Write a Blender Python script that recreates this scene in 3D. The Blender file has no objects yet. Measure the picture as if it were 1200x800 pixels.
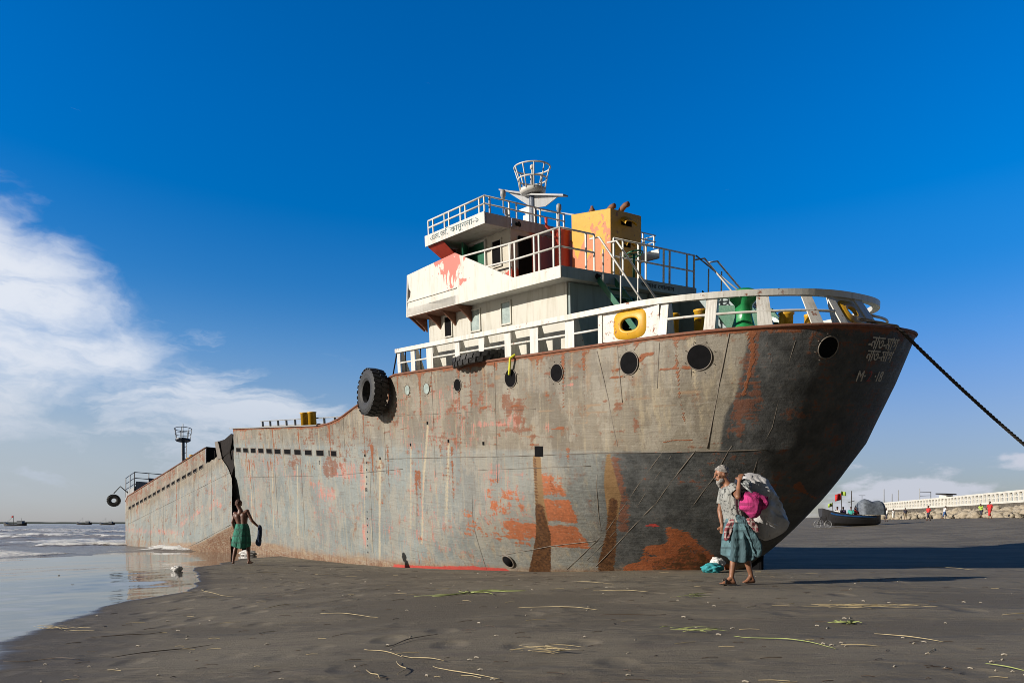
import bpy, bmesh, math, random
import numpy as np
from mathutils import Matrix, Vector
R = math.radians
sc = bpy.context.scene
col = sc.collection
# ------------------------------------------------------------------ camera
cam_d = bpy.data.cameras.new("camera"); cam = bpy.data.objects.new("camera", cam_d); col.objects.link(cam)
cam.location = (0, 0, 0); cam.rotation_euler = (R(90), 0, 0)
cam_d.lens = 24.0; cam_d.sensor_width = 36.0; cam_d.shift_y = 0.1775
cam_d.clip_start = 0.1; cam_d.clip_end = 20000
sc.camera = cam
# ------------------------------------------------------------------ light
SUN_EL, SUN_AZ = 18.5, 249.0
sd = Vector((math.sin(R(SUN_AZ)) * math.cos(R(SUN_EL)), math.cos(R(SUN_AZ)) * math.cos(R(SUN_EL)), math.sin(R(SUN_EL))))
sl = bpy.data.lights.new("sun", 'SUN'); sl.energy = 4.9; sl.angle = R(0.5); sl.color = (1.0, 0.92, 0.81)
so = bpy.data.objects.new("sun", sl); col.objects.link(so); so.rotation_euler = (-sd).to_track_quat('-Z', 'Y').to_euler()
so.location = (-20, -20, 20)
vs = sc.view_settings
vs.view_transform = 'Standard'; vs.look = 'None'; vs.gamma = 1.0; vs.exposure = 0.25; vs.use_curve_mapping = False
sc.render.engine = 'CYCLES'; sc.cycles.max_bounces = 6; sc.cycles.pixel_filter_type = 'BLACKMAN_HARRIS'; sc.cycles.filter_width = 0.9

# ------------------------------------------------------------------ node helper
class NT:
    def __init__(s, tree): s.t = tree; s.n = tree.nodes; s.l = tree.links
    def node(s, typ, **kw):
        n = s.n.new(typ)
        for k, v in kw.items(): setattr(n, k, v)
        return n
    def put(s, sock, v):
        if isinstance(v, bpy.types.NodeSocket): s.l.new(v, sock)
        elif v is not None:
            if isinstance(v, (tuple, list)) and sock.type == 'RGBA' and len(v) == 3: v = (*v, 1)
            sock.default_value = v
    def m(s, op, a, b=None, c=None, clamp=False):
        n = s.node('ShaderNodeMath', operation=op, use_clamp=clamp)
        for i, v in enumerate((a, b, c)):
            if v is not None: s.put(n.inputs[i], v)
        return n.outputs[0]
    def vm(s, op, a, b=None):
        n = s.node('ShaderNodeVectorMath', operation=op); s.put(n.inputs[0], a)
        if b is not None: s.put(n.inputs[1], b)
        return n.outputs[0]
    def mix(s, f, a, b, blend='MIX'):
        n = s.node('ShaderNodeMix', data_type='RGBA', blend_type=blend)
        s.put(n.inputs[0], f); s.put(n.inputs[6], a); s.put(n.inputs[7], b); return n.outputs[2]
    def ss(s, v, lo, hi, o0=0.0, o1=1.0):
        n = s.node('ShaderNodeMapRange', interpolation_type='SMOOTHSTEP'); s.put(n.inputs[0], v)
        for i, x in enumerate((lo, hi, o0, o1)): s.put(n.inputs[i + 1], x)
        return n.outputs[0]
    def noise(s, vec, scale, detail=4, rough=0.55, dist=0.0, out=0):
        n = s.node('ShaderNodeTexNoise'); s.put(n.inputs['Vector'], vec)
        s.put(n.inputs['Scale'], scale); s.put(n.inputs['Detail'], detail); s.put(n.inputs['Roughness'], rough); s.put(n.inputs['Distortion'], dist)
        return n.outputs[out]
    def scale(s, vec, sc3):
        n = s.node('ShaderNodeMapping'); s.put(n.inputs[0], vec); n.inputs['Scale'].default_value = sc3; return n.outputs[0]
    def obj(s): return s.node('ShaderNodeTexCoord').outputs['Object']
    def attr(s, name): return s.node('ShaderNodeAttribute', attribute_name=name).outputs['Fac']
    def bump(s, h, st, dist=0.01):
        n = s.node('ShaderNodeBump'); s.put(n.inputs['Strength'], st); s.put(n.inputs['Distance'], dist); s.put(n.inputs['Height'], h); return n.outputs[0]
    def xyz(s, v):
        n = s.node('ShaderNodeSeparateXYZ'); s.put(n.inputs[0], v); return n.outputs

def mat(name, fn):
    m = bpy.data.materials.new(name); m.use_nodes = True
    N = NT(m.node_tree); b = N.n['Principled BSDF']
    fn(N, b); return m
def setb(N, b, **kw):
    names = dict(col='Base Color', rough='Roughness', metal='Metallic', nor='Normal', spec='Specular IOR Level', trans='Transmission Weight', alpha='Alpha', sss='Subsurface Weight')
    for k, v in kw.items(): N.put(b.inputs[names[k]], v)

def plain(name, c, rough=0.6, var=0.25, scale=6.0, metal=0.0, bump=0.15):
    def fn(N, b):
        o = N.obj(); n = N.noise(o, scale, 5); n2 = N.noise(o, scale * 7, 3)
        k = N.m('ADD', N.m('MULTIPLY', n, 0.7), N.m('MULTIPLY', n2, 0.3))
        f = N.ss(k, 0.3, 0.7)
        setb(N, b, col=N.mix(f, tuple(x * (1 - var) for x in c), tuple(min(1, x * (1 + var)) for x in c)), rough=N.ss(n2, .2, .8, rough - .1, min(1, rough + .1)), metal=metal, nor=N.bump(n2, bump, 0.01))
    return mat(name, fn)

def painted(name, c, rustc=(0.17, 0.06, 0.03), rust=0.45, rough=0.5, grime=(0.5, 0.46, 0.38), sc_=(1, 1, 1), peel=None, peel_amt=0.0):
    """weathered paint on steel: rust spots, vertical grime streaks"""
    def fn(N, b):
        o = N.obj(); x = N.scale(o, sc_)
        st = N.noise(N.scale(o, (3.0, 3.0, 0.35)), 3.0, 4)
        big = N.noise(x, 1.3, 5); fine = N.noise(x, 9.0, 6, 0.7)
        base = N.mix(N.ss(st, .45, .72, 0, .55), c, tuple(c[i] * grime[i] * 1.25 for i in range(3)))
        base = N.mix(N.ss(big, .4, .7, 0, .35), base, tuple(q * .8 for q in c))
        if peel:
            base = N.mix(N.ss(N.m('ADD', big, N.m('MULTIPLY', fine, .25)), .78 - peel_amt, .80 - peel_amt), base, peel)
        rf = N.ss(N.m('ADD', N.m('MULTIPLY', fine, .62), N.m('MULTIPLY', big, .38)), .70 - rust * .25, .76 - rust * .25)
        base = N.mix(rf, base, N.mix(N.noise(x, 30, 2), rustc, tuple(q * 1.9 for q in rustc)))
        setb(N, b, col=base, rough=N.ss(rf, 0, 1, rough, .85), nor=N.bump(N.m('ADD', fine, N.m('MULTIPLY', rf, -.5)), .25, .01))
    return mat(name, fn)

M = {}
M['white'] = painted('white_paint', (.61, .60, .57), rust=.22)
M['white_rusty'] = painted('rusty_white_paint', (.64, .63, .59), rust=.52)
M['cream'] = painted('cream_paint', (.53, .515, .455), rust=.12, sc_=(.8, .8, .8))
M['wing'] = painted('wing_paint', (.75, .72, .64), rust=.15)
M['teal_grey'] = painted('grey_green_paint', (.27, .34, .35), rust=.12)
M['purple_grey'] = painted('grey_lilac_paint', (.36, .35, .38), rust=.12)
M['redlead'] = painted('red_lead_paint', (.50, .06, .035), rust=.15, rustc=(.2, .04, .02))
M['salmon'] = painted('faded_pink_primer', (.50, .13, .09), rust=.1, rustc=(.4, .1, .06))
M['green'] = painted('green_paint', (.02, .13, .075), rust=.1, rough=.35)
M['green_bright'] = painted('bright_green_paint', (.02, .26, .08), rust=.12, rough=.3)
M['yellow'] = painted('yellow_paint', (.62, .34, .02), rust=.55, rough=.45)
M['rust'] = painted('rusty_steel', (.19, .085, .05), rust=.8, rustc=(.12, .04, .022), rough=.75)
M['dark_steel'] = plain('near_black_steel', (.016, .013, .012), .85); M['dark_steel'].node_tree.nodes['Principled BSDF'].inputs['Specular IOR Level'].default_value = .2
M['black'] = plain('dark_opening_and_shade', (.006, .006, .007), .9); M['black'].node_tree.nodes['Principled BSDF'].inputs['Specular IOR Level'].default_value = .08  # for dark openings, and painted shade on skeg and rudder
M['seam'] = painted('weld_seam_steel', (.17, .145, .12), rust=.4)
M['lettering'] = plain('grey_green_lettering', (.10, .16, .17), .7)
M['lettering_dark'] = plain('black_lettering', (.02, .025, .03), .7)
M['lettering_pale'] = plain('pale_lettering', (.55, .50, .42), .7)
M['lettering_red'] = plain('red_lettering', (.30, .05, .04), .7)
M['rubber'] = plain('black_rubber', (.022, .022, .023), .62, .4, 14, bump=.4)
M['rope'] = plain('dark_rope', (.045, .038, .032), .9, .4, 20, bump=.6)
M['pale_glass'] = plain('dusty_glass', (.30, .36, .34), .25)
M['deck'] = painted('deck_paint', (.12, .15, .12), rust=.5)
M['yellow_rope'] = plain('yellow_rope', (.62, .62, .04), .7)
M['grey_steel'] = painted('grey_steel_paint', (.32, .33, .34), rust=.3)
M['blue_grey'] = plain('blue_grey_paint', (.05, .07, .11), .5)

def mix_funnel(N, b):
    o = N.obj(); X = N.xyz(o)
    w = N.noise(N.scale(o, (1.2, 1.2, .8)), 1.9, 3, .5, 1.6)
    h = N.m('SUBTRACT', X[2], 8.4)
    lim = N.m('ADD', N.m('MULTIPLY', w, 3.8), -.55)
    f = N.ss(N.m('SUBTRACT', lim, h), -.02, .02)
    portface = N.ss(X[1], 1.16, 1.19)
    f = N.m('MULTIPLY', f, portface)
    n = N.noise(o, 7, 5); yel = N.mix(n, (.62, .35, .025), (.52, .26, .015)); pk = N.mix(n, (.54, .15, .11), (.46, .10, .065))
    rs = N.ss(N.noise(o, 5.0, 6, .7), .60, .66)
    c = N.mix(f, yel, pk); c = N.mix(N.m('MULTIPLY', rs, .75), c, (.2, .07, .03))
    setb(N, b, col=c, rough=.5, nor=N.bump(n, .2, .01))
M['funnel'] = mat('funnel_paint', mix_funnel)

def mix_wing(N, b):  # bulwark of the bridge wing: white with a peeled pink area near its aft top corner
    o = N.obj(); X = N.xyz(o)
    w = N.noise(N.scale(o, (1.0, 1.0, .55)), 3.0, 4, .6, .8)
    d = N.m('ADD', N.m('MULTIPLY', N.m('ABSOLUTE', N.m('SUBTRACT', X[0], 10.35)), .62), N.m('MULTIPLY', N.m('ABSOLUTE', N.m('SUBTRACT', X[2], 9.5)), .75))
    f = N.ss(N.m('ADD', d, N.m('MULTIPLY', N.m('SUBTRACT', w, .5), 2.6)), .50, .47)
    n = N.noise(N.scale(o, (3, 3, .5)), 3, 5)
    c = N.mix(N.ss(n, .45, .7, 0, .5), (.62, .60, .55), (.45, .41, .33))
    c = N.mix(f, c, (.56, .17, .13))
    rs = N.ss(N.noise(o, 9, 6, .7), .64, .70); c = N.mix(rs, c, (.25, .10, .05))
    setb(N, b, col=c, rough=.5, nor=N.bump(n, .15, .01))
M['wing_bulwark'] = mat('peeling_wing_paint', mix_wing)

def mix_wheel(N, b):  # wheelhouse walls: port cream, aft lilac grey, both with red lead where the paint has gone
    o = N.obj(); X = N.xyz(o)
    w = N.noise(N.scale(o, (1.5, 1.5, .7)), 2.6, 4, .6, .6)
    aft = N.ss(X[0], 8.86, 8.83)
    base = N.mix(aft, (.50, .47, .39), (.36, .34, .39))
    h = N.m('SUBTRACT', X[2], 8.4)
    lo = N.ss(N.m('SUBTRACT', N.m('ADD', N.m('MULTIPLY', w, .9), .05), h), -.02, .02)
    inner = N.ss(X[1], 2.05, 1.9)
    hi = N.ss(N.m('SUBTRACT', N.m('ADD', N.m('MULTIPLY', w, 1.2), 1.0), h), -.02, .02)
    f = N.m('MAXIMUM', lo, N.m('MULTIPLY', N.m('MULTIPLY', aft, inner), hi))
    n = N.noise(o, 6, 5)
    c = N.mix(N.ss(n, .4, .7, 0, .4), base, (.40, .37, .30)); c = N.mix(f, c, N.mix(n, (.55, .07, .04), (.40, .05, .03)))
    setb(N, b, col=c, rough=.55, nor=N.bump(n, .15, .01))
M['wheelhouse'] = mat('wheelhouse_paint', mix_wheel)

# ------------------------------------------------------------------ mesh helpers
def link(name, me, material=None, parent=None, smooth=False):
    o = bpy.data.objects.new(name, me); col.objects.link(o)
    for m_ in (material if isinstance(material, (list, tuple)) else [material]):
        if m_ is not None: me.materials.append(m_)
    if parent is not None: o.parent = parent
    if smooth: me.polygons.foreach_set('use_smooth', [True] * len(me.polygons))
    return o
def tag(o, label=None, cat=None, group=None, kind=None):
    if label: o['label'] = label
    if cat: o['category'] = cat
    if group: o['group'] = group
    if kind: o['kind'] = kind
    return o
def empty(name, loc=(0, 0, 0), rz=0, **kw):
    o = bpy.data.objects.new(name, None); col.objects.link(o); o.location = loc; o.rotation_euler = (0, 0, rz); o.empty_display_size = .3
    return tag(o, **kw)

class MB:
    def __init__(s): s.v = []; s.f = []; s.mi = []; s.cur = 0
    def add(s, vs, fs):
        k = len(s.v); s.v += [tuple(map(float, p)) for p in vs]; s.f += [tuple(i + k for i in f) for f in fs]; s.mi += [s.cur] * len(fs); return s
    def box(s, x0, x1, y0, y1, z0, z1):
        vs = [(x, y, z) for x in (x0, x1) for y in (y0, y1) for z in (z0, z1)]
        return s.add(vs, [(0, 1, 3, 2), (4, 6, 7, 5), (0, 4, 5, 1), (2, 3, 7, 6), (0, 2, 6, 4), (1, 5, 7, 3)])
    def hexa(s, bot, top):   # two quads
        return s.add(list(bot) + list(top), [(3, 2, 1, 0), (4, 5, 6, 7), (0, 1, 5, 4), (1, 2, 6, 5), (2, 3, 7, 6), (3, 0, 4, 7)])
    def prism(s, poly, d):   # polygon (3d points) extruded by vector d
        n = len(poly); d = Vector(d)
        vs = [tuple(p) for p in poly] + [tuple(Vector(p) + d) for p in poly]
        return s.add(vs, [tuple(range(n))[::-1], tuple(range(n, 2 * n))] + [(i, (i + 1) % n, n + (i + 1) % n, n + i) for i in range(n)])
    def tube(s, pts, r, seg=8, caps=True, flat=1.0):
        pts = [Vector(p) for p in pts]; n = len(pts)
        rr = r if isinstance(r, (list, tuple)) else [r] * n
        vs = []; up = None
        for i, p in enumerate(pts):
            d = (pts[min(i + 1, n - 1)] - pts[max(i - 1, 0)]).normalized()
            if up is None:
                up = Vector((0, 0, 1)) if abs(d.z) < .9 else Vector((1, 0, 0))
            a = d.cross(up).normalized(); b = a.cross(d).normalized(); up = b
            for k in range(seg):
                t = 2 * math.pi * k / seg
                vs.append(tuple(p + a * math.cos(t) * rr[i] + b * math.sin(t) * rr[i] * flat))
        fs = []
        for i in range(n - 1):
            for k in range(seg):
                k2 = (k + 1) % seg; fs.append((i * seg + k, i * seg + k2, (i + 1) * seg + k2, (i + 1) * seg + k))
        if caps: fs += [tuple(range(seg))[::-1], tuple(range((n - 1) * seg, n * seg))]
        return s.add(vs, fs)
    def lathe(s, prof, c=(0, 0, 0), axis='z', seg=24, fn=None):  # prof: (radius, height)
        vs = []; n = len(prof)
        for r, h in prof:
            for k in range(seg):
                t = 2 * math.pi * k / seg; rr = r * (fn(t, h) if fn else 1)
                x, y = rr * math.cos(t), rr * math.sin(t)
                p = (x, y, h) if axis == 'z' else ((h, x, y) if axis == 'x' else (x, h, y))
                vs.append((p[0] + c[0], p[1] + c[1], p[2] + c[2]))
        fs = [(i * seg + k, i * seg + (k + 1) % seg, (i + 1) * seg + (k + 1) % seg, (i + 1) * seg + k) for i in range(n - 1) for k in range(seg)]
        fs += [tuple(range(seg))[::-1], tuple(range((n - 1) * seg, n * seg))]
        return s.add(vs, fs)
    def torus(s, c, nrm, R_, r, seg=32, sub=10, sx=1.0):
        nrm = Vector(nrm).normalized(); a = nrm.orthogonal().normalized(); b = nrm.cross(a)
        vs = []
        for i in range(seg):
            t = 2 * math.pi * i / seg; d = a * math.cos(t) + b * math.sin(t)
            for k in range(sub):
                u = 2 * math.pi * k / sub
                vs.append(tuple(Vector(c) + d * (R_ + r * math.cos(u)) + nrm * r * sx * math.sin(u)))
        fs = [(i * sub + k, ((i + 1) % seg) * sub + k, ((i + 1) % seg) * sub + (k + 1) % sub, i * sub + (k + 1) % sub) for i in range(seg) for k in range(sub)]
        return s.add(vs, fs)
    def build(s, name, material, parent=None, smooth=False, bevel=0):
        me = bpy.data.meshes.new(name); me.from_pydata(s.v, [], s.f)
        o = link(name, me, material, parent, smooth)
        if any(s.mi): me.polygons.foreach_set('material_index', s.mi)
        bm = bmesh.new(); bm.from_mesh(me); bmesh.ops.recalc_face_normals(bm, faces=bm.faces)
        if bevel: bmesh.ops.bevel(bm, geom=[e for e in bm.edges if len(e.link_faces) == 2 and e.calc_face_angle(0) > .6], offset=bevel, segments=2, affect='EDGES', profile=.5)
        bm.to_mesh(me); bm.free()
        return o

rng = np.random.default_rng(7); random.seed(7)
_perm = rng.random((256, 256))
def vnoise(x, y):
    x = np.asarray(x, float); y = np.asarray(y, float)
    xi = np.floor(x).astype(int); yi = np.floor(y).astype(int); fx = x - xi; fy = y - yi
    fx = fx * fx * (3 - 2 * fx); fy = fy * fy * (3 - 2 * fy)
    g = lambda i, j: _perm[i & 255, j & 255]
    return (g(xi, yi) * (1 - fx) + g(xi + 1, yi) * fx) * (1 - fy) + (g(xi, yi + 1) * (1 - fx) + g(xi + 1, yi + 1) * fx) * fy
def fbm(x, y, o=4, g=.5):
    s = 0; a = 1; t = 0
    for i in range(o): s = s + a * vnoise(x * 2 ** i + 17.3 * i, y * 2 ** i + 5.1 * i); t += a; a *= g
    return s / t
def sstep(x, a, b):
    t = np.clip((np.asarray(x, float) - a) / (b - a), 0, 1); return t * t * (3 - 2 * t)

# ------------------------------------------------------------------ sky
w = bpy.data.worlds.new("World"); sc.world = w; w.use_nodes = True
N = NT(w.node_tree); bg = N.n['Background']
sky = N.node('ShaderNodeTexSky', sky_type='NISHITA'); sky.sun_disc = False; sky.sun_elevation = R(SUN_EL); sky.sun_rotation = R(SUN_AZ)
sky.altitude = 0; sky.air_density = 1.0; sky.dust_density = .4; sky.ozone_density = 1.6
gv = N.node('ShaderNodeTexCoord').outputs['Generated']; X = N.xyz(gv)
hyp = N.m('SQRT', N.m('ADD', N.m('MULTIPLY', X[0], X[0]), N.m('MULTIPLY', X[1], X[1])))
az = N.m('MULTIPLY', N.m('ARCTAN2', X[0], X[1]), 57.2958); el = N.m('MULTIPLY', N.m('ARCTAN2', X[2], hyp), 57.2958)
hs = N.node('ShaderNodeHueSaturation'); front = N.m('MULTIPLY', N.ss(X[1], -.25, .35), N.ss(el, 62, 38))      # mask of the visible sky ahead; the unseen rest is dimmed below
N.put(hs.inputs['Saturation'], N.m('ADD', 1.0, N.m('MULTIPLY', front, N.ss(el, 3, 19, -.10, .34)))); hs.inputs['Value'].default_value = 1.0
up_ = N.mix(N.ss(el, 14, 32), N.mix(N.ss(el, 1, 15), (.66, .66, .80), (.95, 1.07, 1.30)), (1.0, 1.16, 1.55))
up_ = N.mix(N.m('MULTIPLY', N.ss(az, 2, 34), N.ss(el, 24, 8)), up_, N.mix(1.0, up_, (.66, .70, .82), 'MULTIPLY'))
gain = N.mix(front, N.mix(N.ss(el, 20, 60), (.20, .19, .175), (.09, .088, .085)), up_)  # sky behind and overhead dimmed to cut ambient light and deepen shadows
N.put(hs.inputs['Color'], N.mix(1.0, sky.outputs[0], gain, 'MULTIPLY'))
def gauss(cx, sx, cy, sy, rot=0.0):
    dx = N.m('SUBTRACT', az, cx); dy = N.m('SUBTRACT', el, cy)
    if rot:
        c_, s_ = math.cos(R(rot)), math.sin(R(rot))
        dx, dy = N.m('ADD', N.m('MULTIPLY', dx, c_), N.m('MULTIPLY', dy, s_)), N.m('SUBTRACT', N.m('MULTIPLY', dy, c_), N.m('MULTIPLY', dx, s_))
    a = N.m('DIVIDE', dx, sx); b = N.m('DIVIDE', dy, sy)
    return N.m('EXPONENT', N.m('MULTIPLY', N.m('ADD', N.m('MULTIPLY', a, a), N.m('MULTIPLY', b, b)), -1))
comb = N.node('ShaderNodeCombineXYZ'); N.put(comb.inputs[0], az); N.put(comb.inputs[1], el); ae = comb.outputs[0]
wx = N.noise(N.scale(ae, (.05, .09, 1)), 2.0, 5, .6, 0, out=1); wv = N.vm('ADD', ae, N.vm('MULTIPLY', N.vm('SUBTRACT', wx, (.5, .5, .5)), (9, 5, 0)))
n1 = N.noise(N.scale(wv, (.075, .13, 1)), 1.0, 8, .56); n2 = N.noise(N.scale(wv, (.09, .42, 1)), 1.0, 8, .6)
n3 = N.noise(N.scale(ae, (.32, .75, 1)), 1.0, 7, .55)
m1 = N.m('MAXIMUM', gauss(-44, 15.0, 17.2, 5.8, -6), N.m('MULTIPLY', gauss(-48, 24, 8.0, 7.5), 1.1))
d1 = N.m('MULTIPLY', N.ss(m1, .02, .15), N.ss(N.m('ADD', m1, N.m('MULTIPLY', N.m('SUBTRACT', n1, .5), 1.7)), .36, .84))
m2 = gauss(-24, 14, 8.0, 5.0, -8)
d2 = N.m('MULTIPLY', N.ss(m2, .03, .22), N.m('MULTIPLY', N.ss(N.m('ADD', N.m('MULTIPLY', m2, .85), N.m('MULTIPLY', N.m('SUBTRACT', n2, .5), 2.2)), .30, .95), .85))
m3 = N.m('MAXIMUM', gauss(30.5, 5.5, 2.6, 1.5), N.m('MAXIMUM', gauss(38, 3.5, 4.0, .9), N.m('MULTIPLY', gauss(12, 40, 1.2, 1.2), .7)))
d3 = N.m('MULTIPLY', N.ss(N.m('ADD', m3, N.m('MULTIPLY', N.m('SUBTRACT', n3, .5), 1.9)), .40, .80), .85)
m4 = N.m('MULTIPLY', gauss(-40, 26, 2.5, 5.0), .55)
d1 = N.m('MULTIPLY', d1, N.ss(N.m('ADD', n2, N.m('MULTIPLY', el, .004)), .36, .60, .50, 1.0))
dens = N.m('MAXIMUM', N.m('MAXIMUM', d1, d2), N.m('MAXIMUM', d3, m4))
ccol = N.mix(N.ss(el, 0, 14), (3.6, 4.15, 5.1), (7.2, 7.4, 7.8))
ccol = N.mix(N.ss(n1, .35, .65, 0, .3), ccol, (5.2, 5.9, 7.2))
ccol = N.mix(N.ss(az, 5, 20), ccol, (5.2, 5.4, 6.2))
skyc = N.mix(N.m('MULTIPLY', dens, .93), hs.outputs[0], ccol)
N.put(bg.inputs['Color'], skyc); bg.inputs['Strength'].default_value = 0.10

# ------------------------------------------------------------------ ground
SEA = -1.33
CP = np.array([(0,2,-.84),(-2,3,-.95),(2,3,-.82),(5,4,-.78),(-3.74,4.98,-1.10),(-4.64,6.87,-1.13),(-5.5,10,-1.15),(-7.1,12.2,-1.19),(-9,9,-1.22),(-12,13,-1.25),
 (-14,20,-1.29),(-19.5,26,-1.325),(-18.9,29,-1.34),(-21,37,-1.42),(-30,45,-2.1),(-60,60,-3.6),(-15,33,-1.33),(-6.8,17.3,-1.04),(3,9,-.81),(-1,9,-.93),(-12.7,30.6,-1.28),(-10.3,27.8,-1.24),
 (-7.43,24.4,-1.27),(-5.2,21.1,-1.27),(-3.7,19.8,-1.26),(-2.33,18.84,-1.21),(-.84,17.64,-1.17),(.03,16.97,-1.15),(1.23,16.08,-1.12),(2.31,15.27,-1.05),(3.27,14.53,-.98),(4.39,13.98,-.94),(5.9,14.8,-.95),
 (12.7,17,-.96),(17.5,28,-.95),(20,45,-.7),(30,60,-.24),(49.5,66,.66),(54,85,.66),(58,105,.68),(42,62,.35),(80,66,1.5),(70,200,1.1),(0,200,-2),(0,60,-1.5),(-20,90,-3.0),(0,300,-3),(-60,300,-4.5),(120,300,2),
 (0,-20,-.7),(20,-10,-.4),(-20,-10,-1.9),(-40,10,-2.6),(-30,0,-2.2),(30,20,-.5),(2,30,-1.3),(8,20,-1.0),(40,40,.1),(65,105,1.0)], float)
def _phi(d): return d
_n = len(CP); _D = np.hypot(CP[:, None, 0] - CP[None, :, 0], CP[:, None, 1] - CP[None, :, 1])
_A = np.zeros((_n + 3, _n + 3)); _A[:_n, :_n] = _D; _A[:_n, _n] = 1; _A[:_n, _n + 1:] = CP[:, :2] / 100; _A[_n, :_n] = 1; _A[_n + 1:, :_n] = (CP[:, :2] / 100).T
_W = np.linalg.solve(_A, np.r_[CP[:, 2], 0, 0, 0])
def gz(x, y, detail=True):
    x = np.asarray(x, float); y = np.asarray(y, float); sh = np.broadcast(x, y).shape; x = np.broadcast_to(x, sh).ravel(); y = np.broadcast_to(y, sh).ravel()
    z = np.zeros(len(x))
    for s0 in range(0, len(x), 20000):
        s_ = slice(s0, s0 + 20000)
        d = np.hypot(x[s_, None] - CP[None, :, 0], y[s_, None] - CP[None, :, 1])
        z[s_] = d @ _W[:_n] + _W[_n] + x[s_] / 100 * _W[_n + 1] + y[s_] / 100 * _W[_n + 2]
    r = np.hypot(x, y - 60); k = sstep(r, 200, 420); far = np.where(x > -.05 * y, 1.6, -5.0); z = z * (1 - k) + far * k
    z = np.clip(z, -6, 2.4)
    if detail:
        near = np.exp(-np.hypot(x, y) / 45)
        z = z + (fbm(x * .45 + 9, y * .8, 3) - .5) * .045 * near + (fbm(x * 2.3, y * 3.1, 3) - .5) * .016 * near
    return z.reshape(sh)
WL = np.array([(-3.0, 3.0), (-3.72, 4.95), (-4.5, 6.7), (-5.05, 8.3), (-5.4, 10.0), (-5.5, 11.6), (-6.1, 13.5), (-7.5, 16.6), (-8.3, 20), (-9.3, 24), (-8.6, 27)])
def wetness(x, y):
    bx = np.interp(y, WL[:, 1], WL[:, 0]); d = bx - x + (fbm(x * .8, y * .5, 3) - .5) * .9
    band = np.interp(y, [3, 7, 10, 14, 25], [1.5, 1.3, .45, .3, .5])
    return np.clip(.5 + .5 * d / band, 0, 1)
def axis(lims):
    out = []
    for a, b, s in lims: out += list(np.arange(a, b, s))
    return np.array(out + [lims[-1][1]])
gx = axis([(-3000, -600, 300), (-600, -100, 40), (-100, -32, 4), (-32, -12, .35), (-12, 8, .09), (8, 22, .3), (22, 90, 1.5), (90, 600, 30), (600, 3000, 300)])
gy = axis([(-3000, -300, 300), (-300, -20, 20), (-20, 2, 1.5), (2, 9, .08), (9, 20, .13), (20, 46, .35), (46, 140, 1.5), (140, 600, 25), (600, 6000, 450)])
GX, GY = np.meshgrid(gx, gy); GZ = gz(GX, GY)
def gridmesh(name, X_, Y_, Z_):
    ny, nx = X_.shape; me = bpy.data.meshes.new(name)
    v = np.c_[X_.ravel(), Y_.ravel(), Z_.ravel()]
    i = (np.arange(ny - 1)[:, None] * nx + np.arange(nx - 1)[None, :]).ravel(); q = np.c_[i, i + 1, i + nx + 1, i + nx]
    me.vertices.add(len(v)); me.vertices.foreach_set('co', v.ravel()); me.loops.add(q.size); me.loops.foreach_set('vertex_index', q.ravel())
    me.polygons.add(len(q)); me.polygons.foreach_set('loop_start', np.arange(len(q)) * 4); me.polygons.foreach_set('loop_total', np.full(len(q), 4))
    me.update(); me.validate(); me.polygons.foreach_set('use_smooth', [True] * len(me.polygons)); return me
def setattr_(me, name, arr):
    a = me.attributes.new(name, 'FLOAT', 'POINT'); a.data.foreach_set('value', np.asarray(arr, float).ravel())
gme = gridmesh('ground', GX, GY, GZ); setattr_(gme, 'wet', wetness(GX, GY)); setattr_(gme, 'near', np.exp(-np.hypot(GX, GY) / 18))
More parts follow.
